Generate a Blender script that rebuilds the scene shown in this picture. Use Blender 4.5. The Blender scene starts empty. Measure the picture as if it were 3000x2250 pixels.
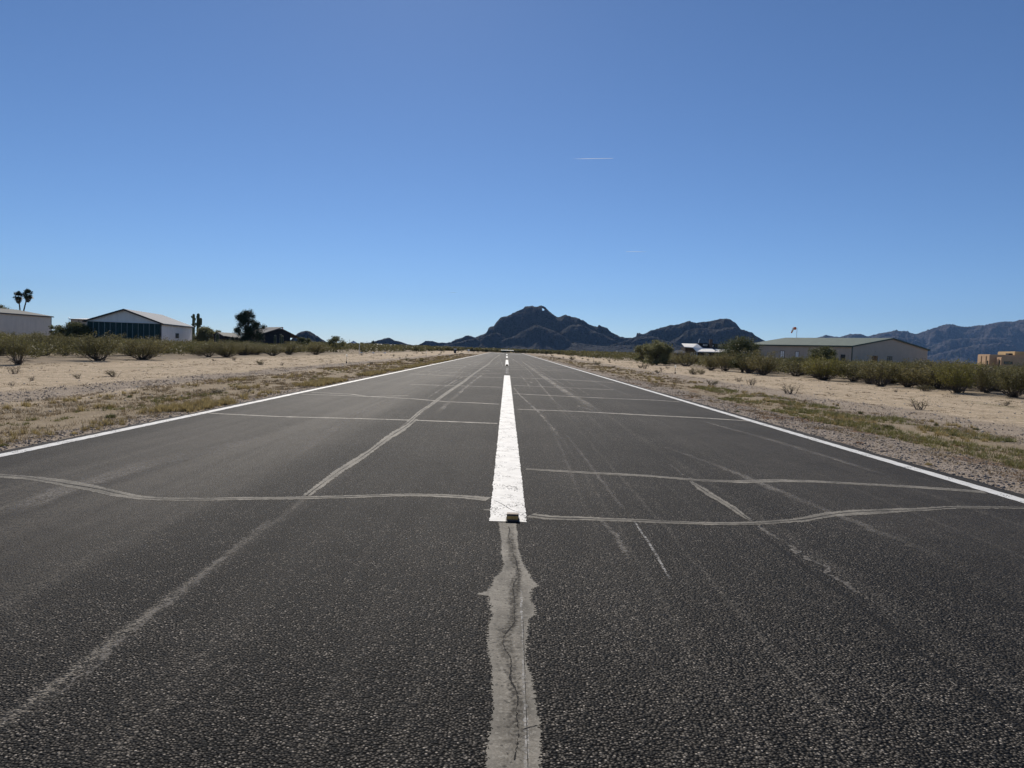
import bpy, bmesh, math, random
import numpy as np
from mathutils import Vector, Matrix, noise as mnoise

RNG = np.random.default_rng(7)
random.seed(7)
SC = bpy.context.scene
COL = SC.collection
rad = math.radians

# ------------------------------------------------------------------ camera
F_PX, H = 2080.0, 1.5
def cam_rot(roll=1.9, vp=(1486, 1022.5)):
    t = rad(roll)
    d = np.array([(vp[0]-1500)/F_PX, (1125-vp[1])/F_PX, -1.]); d /= np.linalg.norm(d)
    x = np.array([math.cos(t), -math.sin(t), 0]); x -= d*x.dot(d); x /= np.linalg.norm(x)
    return np.array([x, d, np.cross(x, d)])
R = cam_rot()
O = np.array([0, 0, H])
def ray(px, py): return R @ np.array([(px-1500)/F_PX, (1125-py)/F_PX, -1.])
def G(px, py, z=0.0):
    r = ray(px, py); return r*((z-H)/r[2]) + O
def AT(px, py, Y):
    r = ray(px, py); return r*Y/r[1] + O
def hor(px): return 1022.5 + 0.0332*(px-1486)

cam = bpy.data.cameras.new('camera'); co = bpy.data.objects.new('camera', cam); COL.objects.link(co)
cam.sensor_width = 36; cam.sensor_fit = 'HORIZONTAL'; cam.lens = F_PX/3000*36
cam.clip_start = 0.1; cam.clip_end = 40000
M4 = Matrix.Identity(4)
for i in range(3):
    for j in range(3): M4[i][j] = R[i][j]
    M4[i][3] = O[i]
co.matrix_world = M4
SC.camera = co

# ------------------------------------------------------------------ object helpers
def tag(o, label=None, cat=None, group=None, kind=None):
    if label: o['label'] = label
    if cat: o['category'] = cat
    if group: o['group'] = group
    if kind: o['kind'] = kind
    return o
def empty(name, loc=(0, 0, 0), rz=0.0, label=None, cat=None, group=None):
    o = bpy.data.objects.new(name, None); COL.objects.link(o)
    o.location = loc; o.rotation_euler = (0, 0, rz); o.empty_display_size = .3
    return tag(o, label, cat, group)
def link(name, me, mat=None, parent=None):
    o = bpy.data.objects.new(name, me); COL.objects.link(o)
    if mat is not None:
        me.materials.clear()
        for m in (mat if isinstance(mat, (list, tuple)) else [mat]): me.materials.append(m)
    if parent: o.parent = parent
    return o
def np_mesh(name, V, T, smooth=False):
    """numpy verts (n,3) and faces (m,k) -> mesh"""
    V = np.ascontiguousarray(V, dtype=np.float32); T = np.ascontiguousarray(T, dtype=np.int32)
    me = bpy.data.meshes.new(name); k = T.shape[1]
    me.vertices.add(len(V)); me.vertices.foreach_set('co', V.ravel())
    me.loops.add(T.size); me.loops.foreach_set('vertex_index', T.ravel())
    me.polygons.add(len(T)); me.polygons.foreach_set('loop_start', np.arange(0, T.size, k, dtype=np.int32))
    me.update(calc_edges=True); me.validate()
    if smooth: me.polygons.foreach_set('use_smooth', np.ones(len(me.polygons), dtype=bool))
    return me
class MB:
    def __init__(s): s.v = []; s.f = []
    def add(s, vs, fs):
        n = len(s.v); s.v += [tuple(map(float, p)) for p in vs]; s.f += [tuple(i+n for i in q) for q in fs]; return s
    def box(s, x0, x1, y0, y1, z0, z1):
        vs = [(x, y, z) for z in (z0, z1) for y in (y0, y1) for x in (x0, x1)]
        return s.add(vs, [(0, 2, 3, 1), (4, 5, 7, 6), (0, 1, 5, 4), (2, 6, 7, 3), (0, 4, 6, 2), (1, 3, 7, 5)])
    def prism(s, poly, d):
        """poly: list of 3D points (planar), extruded by vector d"""
        n = len(poly); a = [np.array(p, float) for p in poly]; b = [p+np.array(d, float) for p in a]
        return s.add(a+b, [tuple(range(n))[::-1], tuple(range(n, 2*n))] + [(i, (i+1) % n, (i+1) % n+n, i+n) for i in range(n)])
    def tube(s, pts, rs, k=8, cap=True):
        pts = [np.array(p, float) for p in pts]; n = len(pts); vs = []
        for i, p in enumerate(pts):
            t = pts[min(i+1, n-1)]-pts[max(i-1, 0)]; t /= (np.linalg.norm(t)+1e-9)
            a = np.cross(t, (0, 0, 1) if abs(t[2]) < .9 else (1, 0, 0)); a /= np.linalg.norm(a); b = np.cross(t, a)
            for j in range(k):
                w = 2*math.pi*j/k; vs.append(p+rs[i]*(a*math.cos(w)+b*math.sin(w)))
        fs = [(i*k+j, i*k+(j+1) % k, (i+1)*k+(j+1) % k, (i+1)*k+j) for i in range(n-1) for j in range(k)]
        if cap: fs += [tuple(range(k)), tuple(range((n-1)*k, n*k))]
        return s.add(vs, fs)
    def lathe(s, prof, c=(0, 0, 0), k=12):
        pts = [(c[0], c[1], c[2]+z) for r, z in prof]
        return s.tube(pts, [r for r, z in prof], k)
    def build(s, name, mat, parent=None, smooth=False, bevel=0):
        me = bpy.data.meshes.new(name); me.from_pydata(s.v, [], s.f); me.update()
        bm = bmesh.new(); bm.from_mesh(me); bmesh.ops.recalc_face_normals(bm, faces=bm.faces)
        if bevel: bmesh.ops.bevel(bm, geom=bm.edges[:], offset=bevel, segments=2, affect='EDGES', clamp_overlap=True)
        bm.to_mesh(me); bm.free()
        if smooth:
            for p in me.polygons: p.use_smooth = True
        return link(name, me, mat, parent)
def copy_thing(root, loc, rz, sc=(1, 1, 1), label=None, group=None, cat=None):
    c = root.copy(); COL.objects.link(c); c.location = loc; c.rotation_euler = (0, 0, rz); c.scale = sc
    if label: c['label'] = label
    if group: c['group'] = group
    if cat: c['category'] = cat
    for ch in list(root.children):
        d = ch.copy(); COL.objects.link(d); d.parent = c
    return c

# ------------------------------------------------------------------ materials
class NT:
    def __init__(s, name):
        s.m = bpy.data.materials.new(name); s.m.use_nodes = True; s.t = s.m.node_tree
        s.bsdf = s.t.nodes['Principled BSDF']; s.out = s.t.nodes['Material Output']
    def n(s, typ, **kw):
        nd = s.t.nodes.new(typ)
        for k, v in kw.items():
            if k.startswith('i_'): s.set(nd, k[2:], v)
            else: setattr(nd, k, v)
        return nd
    def set(s, nd, key, v):
        sk = nd.inputs[int(key)] if key.isdigit() else nd.inputs[key.replace('_', ' ')]
        if isinstance(v, bpy.types.NodeSocket): s.t.links.new(v, sk)
        else: sk.default_value = v
    def math(s, op, a, b=0.0, c=0.0, clamp=False):
        nd = s.n('ShaderNodeMath', operation=op, use_clamp=clamp)
        for i, v in enumerate((a, b, c)): s.set(nd, str(i), v)
        return nd.outputs[0]
    def pos(s, scale=(1, 1, 1), obj=False):
        g = s.n('ShaderNodeTexCoord').outputs['Object'] if obj else s.n('ShaderNodeNewGeometry').outputs['Position']
        if scale == (1, 1, 1): return g
        return s.n('ShaderNodeVectorMath', operation='MULTIPLY', i_0=g, i_1=scale).outputs[0]
    def noise(s, vec, scale, detail=3, rough=.55, dist=0.0):
        return s.n('ShaderNodeTexNoise', i_Vector=vec, i_Scale=scale, i_Detail=detail, i_Roughness=rough, i_Distortion=dist).outputs['Fac']
    def vor(s, vec, scale, feature='F1', dim='3D'):
        return s.n('ShaderNodeTexVoronoi', voronoi_dimensions=dim, feature=feature, i_Vector=vec, i_Scale=scale)
    def ramp(s, fac, a, b, lo=0.0, hi=1.0):
        return s.n('ShaderNodeMapRange', interpolation_type='SMOOTHSTEP', i_Value=fac, i_1=a, i_2=b, i_3=lo, i_4=hi).outputs[0]
    def mix(s, f, a, b):
        nd = s.n('ShaderNodeMix', data_type='RGBA')
        s.set(nd, '0', f)
        for k, v in ((6, a), (7, b)):
            if isinstance(v, tuple): v = (*v[:3], 1)
            s.set(nd, str(k), v)
        return nd.outputs[2]
    def mul(s, col, f):
        nd = s.n('ShaderNodeMix', data_type='RGBA', blend_type='MULTIPLY'); s.set(nd, '0', 1.0)
        s.set(nd, '6', (*col[:3], 1) if isinstance(col, tuple) else col)
        cc = s.n('ShaderNodeCombineColor')
        for k in '012': s.set(cc, k, f)
        s.set(nd, '7', cc.outputs[0]); return nd.outputs[2]
    def gauss(s, x, c, w):
        d = s.math('DIVIDE', s.math('SUBTRACT', x, c), w)
        return s.math('POWER', 2.718, s.math('MULTIPLY', s.math('MULTIPLY', d, d), -1.0))
    def band(s, x, a, b, soft):
        return s.math('MULTIPLY', s.ramp(x, a-soft, a+soft), s.ramp(x, b-soft, b+soft, 1.0, 0.0))
    def bump(s, h, strength, dist, prev=None):
        nd = s.n('ShaderNodeBump', i_Strength=strength, i_Distance=dist, i_Height=h)
        if prev: s.set(nd, 'Normal', prev)
        return nd.outputs[0]
    def done(s, color=None, rough=None, normal=None, spec=None, metal=None):
        for k, v in (('Base Color', color), ('Roughness', rough), ('Normal', normal), ('Specular IOR Level', spec), ('Metallic', metal)):
            if v is None: continue
            if isinstance(v, tuple): v = (*v[:3], 1)
            s.set(s.bsdf, k, v)
        return s.m
    def alpha(s, fac):
        """mix the surface with transparency: fac 1 = surface"""
        tr = s.n('ShaderNodeBsdfTransparent'); mx = s.n('ShaderNodeMixShader')
        s.set(mx, '0', fac); s.set(mx, '1', tr.outputs[0]); s.set(mx, '2', s.bsdf.outputs[0])
        s.t.links.new(mx.outputs[0], s.out.inputs[0]); return s.m
    def xyz(s, v):
        q = s.n('ShaderNodeSeparateXYZ', i_0=v); return q.outputs[0], q.outputs[1], q.outputs[2]

def plain(name, col, rough=.6, var=.25, scale=3.0, spec=.3, metal=0.0, bump=0.0, streak=None):
    t = NT(name); p = t.pos()
    if streak: p = t.pos(streak)
    n = t.noise(p, scale, 4)
    c = t.mul(col, t.ramp(n, .25, .75, 1-var, 1+var))
    nm = t.bump(n, bump, .02) if bump else None
    return t.done(c, rough, nm, spec, metal)

def asphalt():
    t = NT('asphalt'); P = t.pos(); x, y, z = t.xyz(P)
    v1 = t.vor(P, 80, 'F1', '2D'); v2 = t.vor(P, 170, 'F1', '2D'); v3 = t.vor(P, 47, 'F1', '2D')
    ch = lambda v, i: t.n('ShaderNodeSeparateColor', i_0=v.outputs['Color']).outputs[i]
    cell, cell2, cell3 = ch(v1, 0), ch(v2, 1), ch(v3, 0)
    big = t.noise(P, .35, 4); mid = t.noise(P, 4.0, 4)
    stone = t.math('ADD', t.math('MULTIPLY', t.math('POWER', cell, 1.7), .19), .004)
    bright = t.math('MULTIPLY', t.ramp(cell, .93, 1.0), .20)
    tone = t.math('MULTIPLY', t.math('ADD', stone, bright), t.ramp(v1.outputs['Distance'], .22, .50, 1.0, .03))
    large = t.math('MULTIPLY', t.math('MULTIPLY', t.ramp(cell3, .90, .94), t.ramp(v3.outputs['Distance'], .26, .40, 1, 0)), t.ramp(cell3, .9, 1, .05, .16))
    tone = t.math('MAXIMUM', tone, large)
    fine = t.math('ADD', t.math('MULTIPLY', t.math('POWER', cell2, 1.8), .075), .013)
    # smoother, dust-filled surface away from the crown of the runway
    wob = t.math('ADD', x, t.math('MULTIPLY', t.math('SUBTRACT', t.noise(t.pos((.6, .12, 1)), 1.0, 3), .5), 1.6))
    fillL = t.ramp(wob, -3.4, -2.1, .75, 0.0); fillR = t.ramp(wob, 2.4, 4.2, 0.0, .65)
    fill = t.math('ADD', fillL, fillR, clamp=True)
    tone = t.n('ShaderNodeMix', data_type='FLOAT', i_0=fill, i_2=tone, i_3=fine).outputs[0]
    tone = t.math('MULTIPLY', tone, t.ramp(big, .25, .75, .72, 1.3))
    tone = t.math('MULTIPLY', tone, t.ramp(mid, .2, .8, .85, 1.15))
    c = t.mul((1.14, 1.02, .86), tone)
    # dust lying along the runway
    lng = t.noise(t.pos((1.7, .045, 1)), 1.0, 5, .6)
    lng2 = t.noise(t.pos((6.5, .09, 1)), 1.0, 3, .6)
    dust = t.math('MULTIPLY', t.ramp(lng, .48, .8), .09)
    dust = t.math('ADD', dust, t.math('MULTIPLY', t.ramp(lng2, .56, .75), .10))
    edgeband = t.math('MULTIPLY', t.band(x, -5.6, -2.6, .5), t.ramp(lng, .38, .62, .03, .14))
    dust = t.math('ADD', dust, edgeband)
    gran = t.noise(P, 60, 2)
    grit = t.ramp(t.math('ADD', t.math('MULTIPLY', cell, .6), t.math('MULTIPLY', cell2, .4)), .30, .75, .05, 1.75)
    dust = t.math('MULTIPLY', dust, grit)
    for cx, w, amp in ((-1.90, .028, .42), (-1.86, .05, .10), (2.42, .06, .11), (1.0, .018, .10), (1.42, .02, .16), (.72, .10, .05), (3.4, .08, .05), (-3.3, .07, .06)):
        wx = t.math('ADD', x, t.math('MULTIPLY', t.math('SUBTRACT', t.noise(t.pos((0, .35, 0)), 1.0, 3), .5), .16))
        brk = t.ramp(t.noise(t.pos((1.2, .5, 1)), 1.0, 3), .35, .6, .35, 1.0)
        g = t.math('MULTIPLY', t.math('MULTIPLY', t.gauss(wx, cx, w), amp), t.math('MULTIPLY', brk, grit))
        dust = t.math('ADD', dust, g)
    dust = t.math('MINIMUM', dust, .8)
    c = t.mix(dust, c, (.30, .27, .225))
    # open joint, dark, on the right
    wj = t.math('ADD', x, t.math('MULTIPLY', t.math('SUBTRACT', t.noise(t.pos((0, 1.3, 0)), 1.0, 4), .5), .10))
    j = t.math('MULTIPLY', t.gauss(wj, 2.2, .02), t.ramp(y, 5.6, 6.3, .9, 0.0))
    c = t.mix(j, c, (.012, .011, .01))
    h = t.math('SUBTRACT', 1.0, v1.outputs['Distance'])
    h = t.math('MULTIPLY', h, t.math('SUBTRACT', 1.0, t.math('MULTIPLY', fill, .8)))
    nm = t.bump(h, 1.0, .007)
    ro = t.ramp(cell, 0, 1, .62, .85)
    return t.done(c, ro, nm, .07)

def sealant(base=(.185, .168, .138), nm='crack_sealant'):
    t = NT(nm); P = t.pos()
    a = t.noise(P, 3.0, 5, .6); b = t.noise(t.pos((5, .9, 1)), 1.0, 4, .6); rib = t.noise(t.pos((4, 38, 1)), 1.0, 2)
    v = t.vor(P, 82, 'F1', '2D'); cell = t.n('ShaderNodeSeparateColor', i_0=v.outputs['Color']).outputs[0]
    c = t.mul(base, t.ramp(a, .25, .75, .60, 1.35)); c = t.mul(c, t.ramp(b, .3, .7, .75, 1.3)); c = t.mul(c, t.ramp(rib, .35, .65, .88, 1.1))
    grain = t.noise(P, 110, 2); c = t.mul(c, t.ramp(grain, .3, .7, .78, 1.2))
    c = t.mix(t.math('MULTIPLY', t.ramp(cell, .90, .93), .55), c, (.33, .31, .26)); c = t.mix(t.math('MULTIPLY', t.ramp(cell, .07, .05), .7), c, (.03, .028, .025))
    ck = t.vor(t.n('ShaderNodeVectorMath', operation='ADD', i_0=P, i_1=t.n('ShaderNodeTexNoise', i_Vector=P, i_Scale=3.0).outputs['Color']).outputs[0], 7, 'DISTANCE_TO_EDGE')
    cr = t.math('MULTIPLY', t.ramp(ck.outputs['Distance'], .0, .02, 1.0, 0.0), t.ramp(a, .48, .66))
    c = t.mix(t.math('MULTIPLY', cr, .6), c, (.05, .045, .04))
    ux, uy, _ = t.xyz(t.n('ShaderNodeTexCoord').outputs['UV'])
    e = t.math('SUBTRACT', 1.0, t.math('MULTIPLY', t.math('ABSOLUTE', t.math('SUBTRACT', ux, .5)), 2.0))
    e = t.math('ADD', e, t.math('MULTIPLY', t.math('SUBTRACT', a, .5), .35))
    c = t.mix(t.ramp(e, .45, .05, 0, .45), c, (.27, .25, .21))
    t.done(c, .75, t.bump(grain, .35, .003), .15)
    return t.alpha(t.math('GREATER_THAN', t.math('MULTIPLY', e, 5.0), t.math('ADD', t.math('MULTIPLY', cell, .8), .1)))

def paint(name, wear=.5):
    t = NT(name); P = t.pos()
    n = t.noise(P, 7, 4); v = t.vor(P, 70); cell = t.n('ShaderNodeSeparateColor', i_0=v.outputs['Color']).outputs[0]
    c = t.mul((.78, .765, .72), t.ramp(n, .3, .7, .84, 1.05))
    wv = t.n('ShaderNodeVectorMath', operation='ADD', i_0=P, i_1=t.n('ShaderNodeTexNoise', i_Vector=P, i_Scale=4.0).outputs['Color']).outputs[0]
    ck = t.vor(wv, 5.5, 'DISTANCE_TO_EDGE')
    cr = t.math('MULTIPLY', t.ramp(ck.outputs['Distance'], .0, .012, 1.0, 0.0), t.ramp(t.noise(P, 1.1, 2), .42, .6))
    c = t.mix(t.math('MULTIPLY', cr, .65), c, (.10, .095, .09))
    grime = t.ramp(t.noise(t.pos((9, 1.2, 1)), 1.0, 4), .55, .8, 0, .22)
    c = t.mix(grime, c, (.42, .40, .36))
    nm = t.bump(v.outputs['Distance'], .3, .004)
    t.done(c, .6, nm, .3)
    hole = t.math('MULTIPLY', t.ramp(cell, .80, .82), t.ramp(t.noise(P, 3.2, 3), .62-wear*.16, .74-wear*.10))
    return t.alpha(t.math('SUBTRACT', 1.0, hole))

def streak_mat(name, col, dens):
    """dust or scuffed paint lying thinly on the asphalt: grains with gaps"""
    t = NT(name); P = t.pos(); v = t.vor(P, 70); cell = t.n('ShaderNodeSeparateColor', i_0=v.outputs['Color']).outputs[0]
    n = t.noise(t.pos((1, .4, 1)), 1.6, 3)
    t.done(t.mul(col, t.ramp(cell, 0, 1, .7, 1.2)), .9, None, .1)
    u = t.n('ShaderNodeTexCoord').outputs['UV']; ux, uy, _ = t.xyz(u)
    prof = t.math('SUBTRACT', 1.0, t.math('MULTIPLY', t.math('ABSOLUTE', t.math('SUBTRACT', ux, .5)), 2.0))
    end = t.math('MULTIPLY', t.ramp(uy, 0, .15), t.ramp(uy, .8, 1, 1, 0))
    f = t.math('MULTIPLY', t.math('MULTIPLY', t.ramp(prof, 0, .6), end), t.ramp(n, .35, .65, .35, 1.0))
    f = t.math('MULTIPLY', f, t.ramp(cell, .3, .75, .25, 1.0))
    return t.alpha(t.math('MULTIPLY', f, dens, clamp=True))

def desert():
    t = NT('desert_ground'); P = t.pos(); x, y, z = t.xyz(P)
    n0 = t.noise(P, .12, 4); n1 = t.noise(P, 1.3, 5, .6); n2 = t.noise(P, 9, 4, .65); n3 = t.noise(P, 45, 3, .7)
    v = t.vor(P, 34); cell = t.n('ShaderNodeSeparateColor', i_0=v.outputs['Color']).outputs[0]
    c = t.mix(t.ramp(n1, .3, .7), (.48, .375, .25), (.66, .53, .375))
    c = t.mul(c, t.ramp(n2, .25, .75, .66, 1.22)); c = t.mul(c, t.ramp(n3, .3, .7, .72, 1.22))
    # grazed track lines parallel to the runway and bare or mossy patches
    ln = t.noise(t.pos((1.6, .05, 1)), 1.0, 4, .6)
    c = t.mix(t.math('MULTIPLY', t.ramp(ln, .55, .72), .35), c, (.20, .165, .115))
    moss = t.math('MULTIPLY', t.ramp(t.noise(t.pos((.45, .12, 1)), 1.0, 4, .65), .60, .74), .38)
    c = t.mix(moss, c, (.15, .15, .065))
    ax = t.math('ABSOLUTE', x)
    wob = t.math('MULTIPLY', t.math('SUBTRACT', n1, .5), 1.3)
    axw = t.math('ADD', ax, wob); xw = t.math('ADD', x, wob)
    # dry grass litter strip on both shoulders
    lit = t.math('MULTIPLY', t.band(axw, 6.8, 10.6, .7), t.ramp(n2, .3, .65, .35, .95))
    c = t.mix(t.math('MULTIPLY', lit, .8), c, t.mix(t.ramp(n3, .35, .65), (.14, .105, .065), (.31, .245, .15)))
    # belt floor under the scrub: darker litter
    fl = t.math('MULTIPLY', t.ramp(axw, 21.5, 25.5), t.ramp(n1, .3, .65, .3, .85))
    c = t.mix(fl, c, (.165, .135, .095))
    # gravel bands, grey-violet stones
    gs = t.mix(t.ramp(cell, .15, .95), (.085, .068, .058), (.46, .39, .33))
    g = t.math('ADD', t.math('MULTIPLY', t.band(xw, -13.0, -11.1, .5), .8), t.math('MULTIPLY', t.band(xw, 9.8, 13.2, .8), .75))
    g = t.math('ADD', g, t.band(t.math('ADD', x, t.math('MULTIPLY', wob, .5)), 5.5, 7.7, .35))
    g = t.math('ADD', g, t.math('MULTIPLY', t.band(xw, -7.1, -5, .3), .85), clamp=True)
    g = t.math('MULTIPLY', g, t.ramp(n2, .25, .55, .35, .95))
    sp = t.math('MULTIPLY', t.ramp(t.noise(P, 5.0, 3), .5, .7), .22)
    g = t.math('MAXIMUM', g, sp)
    g = t.math('MULTIPLY', g, t.ramp(cell, .12, .3, .55, 1.0))
    c = t.mix(g, c, gs)
    rust = t.math('MULTIPLY', t.band(x, 6.3, 8.6, .4), t.ramp(t.noise(t.pos((1.2, .5, 1)), 1.0, 3), .56, .68, 0, .75))
    c = t.mix(rust, c, t.mix(t.ramp(n3, .4, .65), (.11, .05, .025), (.22, .12, .06)))
    far = t.ramp(y, 260, 420)
    c = t.mix(t.math('MULTIPLY', far, .8), c, (.16, .14, .09))
    nm = t.bump(n2, .6, .10); nm = t.bump(v.outputs['Distance'], .5, .03, nm); nm = t.bump(n3, .6, .02, nm)
    return t.done(c, .95, nm, .1)

def leafy(name, c0, c1, trans=.35, scale=2.5):
    t = NT(name); P = t.pos()
    rnd = t.n('ShaderNodeObjectInfo').outputs['Random']
    n = t.noise(P, scale, 3); n2 = t.noise(P, scale*9, 2)
    c = t.mix(t.ramp(t.math('ADD', t.math('MULTIPLY', n, .7), t.math('MULTIPLY', rnd, .35)), .3, .8), c0, c1)
    c = t.mul(c, t.ramp(n2, .25, .75, .6, 1.35))
    t.done(c, .55, None, .25)
    tl = t.n('ShaderNodeBsdfTranslucent', i_Color=c); mx = t.n('ShaderNodeMixShader', i_0=trans)
    t.set(mx, '1', t.bsdf.outputs[0]); t.set(mx, '2', tl.outputs[0]); t.t.links.new(mx.outputs[0], t.out.inputs[0])
    return t.m

def mountain_mat(name, rock, veg, dot):
    t = NT(name); P = t.pos()
    n = t.noise(P, .012, 5, .6); n2 = t.noise(P, .06, 5, .65)
    v = t.vor(P, dot); cell = t.n('ShaderNodeSeparateColor', i_0=v.outputs['Color']).outputs[0]
    c = t.mix(t.ramp(n2, .35, .65), rock, tuple(k*1.5 for k in rock))
    dots = t.math('MULTIPLY', t.ramp(v.outputs['Distance'], .28, .5, 1.0, 0.0), t.ramp(cell, .25, .5))
    c = t.mix(t.math('MULTIPLY', dots, .9), c, veg)
    c = t.mix(t.ramp(n, .5, .7, 0, .5), c, veg)
    nm = t.bump(n2, .8, 9.0); nm = t.bump(dots, .6, 2.2, nm)
    return t.done(c, .95, nm, .05)

def ribbed(name, col, pitch, var=.12, rough=.5, axis='xy', metal=0.0, spec=.4, depth=.03):
    """corrugated sheet: ribs run up the wall / down the slope"""
    t = NT(name); P = t.pos(obj=True); x, y, z = t.xyz(P)
    u = t.math('ADD', x, y) if axis == 'xy' else (x if axis == 'x' else y)
    w = t.math('ABSOLUTE', t.math('SUBTRACT', t.math('FRACT', t.math('DIVIDE', u, pitch)), .5))
    r = t.ramp(w, .30, .46)
    n = t.noise(P, .8, 4); st = t.noise(t.pos((3, 3, .15), obj=True), 1.0, 3)
    c = t.mul(col, t.ramp(n, .25, .75, 1-var, 1+var)); c = t.mul(c, t.ramp(st, .3, .75, 1-var*.6, 1.04))
    return t.done(c, rough, t.bump(r, .5, depth), spec, metal)

MAT = dict(
    asphalt=asphalt(), seal=sealant(), seal_dusty=sealant((.36, .33, .28), 'dusty_sealant'), paint=paint('runway_paint', 1.0), paint_old=paint('worn_paint', 1.6), desert=desert(),
    crack=plain('open_crack', (.015, .014, .013), .95, .3, 20),
    dust=streak_mat('dust_trace', (.34, .315, .28), .55), trace=streak_mat('tyre_trace_dust', (.42, .39, .34), .95), stain=streak_mat('dark_stain', (.055, .05, .043), .75), scuff=streak_mat('paint_scuff', (.62, .60, .56), .75),
    creo=leafy('creosote_leaf', (.140, .130, .054), (.215, .185, .080), .41), creoy=leafy('yellow_leaf', (.165, .155, .042), (.235, .21, .06), .41),
    twig=plain('twig_bark', (.105, .085, .070), .9, .35, 8), bark=plain('bark', (.085, .068, .052), .95, .3, 6, bump=.4),
    mesq=leafy('mesquite_leaf', (.11, .12, .05), (.17, .17, .075), .3, 1.2), palo=leafy('palo_leaf', (.165, .17, .08), (.25, .24, .12), .40, 1.0),
    pine=leafy('pine_needle', (.012, .028, .014), (.03, .055, .024), .12, 1.2), palm=leafy('palm_leaf', (.03, .042, .016), (.06, .075, .028), .2, 2),
    skirt=leafy('dead_frond', (.10, .075, .04), (.16, .12, .065), .2, 2),
    dry=leafy('dry_grass', (.34, .265, .12), (.52, .42, .21), .38, 1.5), brown=leafy('brown_grass', (.22, .165, .095), (.38, .29, .17), .33, 1.5),
    green=leafy('green_grass', (.17, .165, .055), (.32, .285, .11), .3, 1.5), dkgrass=leafy('tuft_grass', (.075, .085, .035), (.13, .135, .05), .3, 2),
    rust=leafy('rusty_weed', (.17, .08, .035), (.27, .15, .06), .2, 2),
    stone=plain('pebble_stone', (.27, .23, .195), .9, .5, 14), stonel=plain('pale_rock', (.44, .39, .34), .9, .3, 8),
    cactus=plain('cactus_skin', (.055, .072, .035), .7, .25, 4), spines=plain('cactus_spine', (.75, .68, .55), .8, .2, 10),
    hw=ribbed('hangar_white', (.80, .76, .70), .30, .05), hroof=ribbed('hangar_roof', (.165, .185, .22), .45, .08, .7, 'y', 0, .12),
    trim=plain('dark_trim', (.028, .03, .036), .5, .15), teal=ribbed('teal_door', (.019, .052, .050), .33, .2, .6, 'x', 0, .2, .05),
    tealr=plain('door_rib', (.30, .36, .35), .5, .1),
    wglass=plain('window_glass', (.02, .025, .03), .12, .1, spec=.6), wframe=plain('window_frame', (.68, .68, .66), .5, .08),
    gw=ribbed('grey_sheet', (.68, .61, .51), .30, .06), groof=plain('grey_green_roof', (.24, .235, .21), .75, .1, 1, spec=.08),
    tw=ribbed('tan_sheet', (.47, .385, .30), .30, .05), twroof=ribbed('green_roof', (.145, .178, .148), .6, .12, .7, 'y', 0, .15),
    gtrim=plain('green_trim', (.045, .075, .06), .5, .1),
    whiteroof=plain('white_roof', (.95, .92, .85), .8, .04, 1.2, spec=.08), brownwall=plain('brown_wall', (.075, .055, .042), .85, .25, 2),
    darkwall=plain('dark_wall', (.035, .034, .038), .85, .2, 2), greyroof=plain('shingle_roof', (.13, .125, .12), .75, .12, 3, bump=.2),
    chim=plain('chimney_brick', (.085, .06, .05), .85, .3, 8), white=plain('white_paint', (.80, .79, .76), .5, .08, 4),
    adobe=plain('adobe', (.56, .38, .235), .9, .10, 1.2, bump=.1), adobeL=plain('adobe_yellow', (.56, .40, .21), .9, .08, 1.2),
    orange=plain('windsock_orange', (.62, .14, .05), .8, .15, 3), sockw=plain('windsock_white', (.72, .68, .62), .8, .1, 3),
    metal=plain('grey_metal', (.42, .42, .43), .4, .1, 5, spec=.5, metal=.6), red=plain('red_trim', (.45, .02, .02), .6, .1),
    globe=leafy('lamp_plastic', (.93, .90, .84), (.95, .92, .86), .7), amber=plain('amber_lens', (.80, .36, .09), .5, .3, 40, spec=.2), black=plain('black_rubber', (.016, .015, .015), .6, .2, 12),
    reflect=plain('reflector_top', (.16, .10, .065), .55, .4, 60), bluegrey=plain('blue_grey_roof', (.085, .09, .105), .9, .1, spec=.05),
    mtn=mountain_mat('mountain_rock', (.040, .040, .044), (.012, .017, .013), .16), mtn2=mountain_mat('range_rock', (.060, .054, .060), (.030, .034, .030), .07),
)

# ------------------------------------------------------------------ setting: ground
def axis_grid(lo, hi, dense):
    """grid coordinates: fine near zero, growing outwards"""
    a = [0.0]; s = dense
    while a[-1] < hi: a.append(a[-1]+s); s = min(s*1.045, 500)
    b = [0.0]; s = dense
    while b[-1] > lo: b.append(b[-1]-s); s = min(s*1.045, 500)
    return np.array(sorted(set(b[1:]+a)))
gx = axis_grid(-9000, 9000, .30); gy = axis_grid(-60, 12000, .30)
X, Y = np.meshgrid(gx, gy); Z = np.zeros_like(X)
for i in range(X.shape[0]):
    if gy[i] > 400: break
    for j in range(X.shape[1]):
        ax = abs(X[i, j])
        if 6.2 < ax < 150:
            p = Vector((X[i, j]*.22, Y[i, j]*.16, 0)); q = Vector((X[i, j]*1.1, Y[i, j]*.7, 3))
            w = min(1, (ax-6.2)/3.0)
            Z[i, j] = w*(.09*mnoise.noise(p)+.028*mnoise.noise(q))
Z -= .035
nx, ny = len(gx), len(gy)
idx = np.arange(nx*ny).reshape(ny, nx)
quads = np.stack([idx[:-1, :-1], idx[:-1, 1:], idx[1:, 1:], idx[1:, :-1]], -1).reshape(-1, 4)
ground = link('ground', np_mesh('ground', np.stack([X, Y, Z], -1).reshape(-1, 3), quads, True), MAT['desert'])
tag(ground, 'pale sandy desert ground with gravel bands on both sides of the runway', 'ground', kind='structure')
def gz(x, y):
    ax = abs(x)
    if ax < 6.2 or ax > 150 or y > 400: return -.035
    return min(1, (ax-6.2)/3)*(.09*mnoise.noise(Vector((x*.22, y*.16, 0)))+.028*mnoise.noise(Vector((x*1.1, y*.7, 3))))-.035

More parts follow.
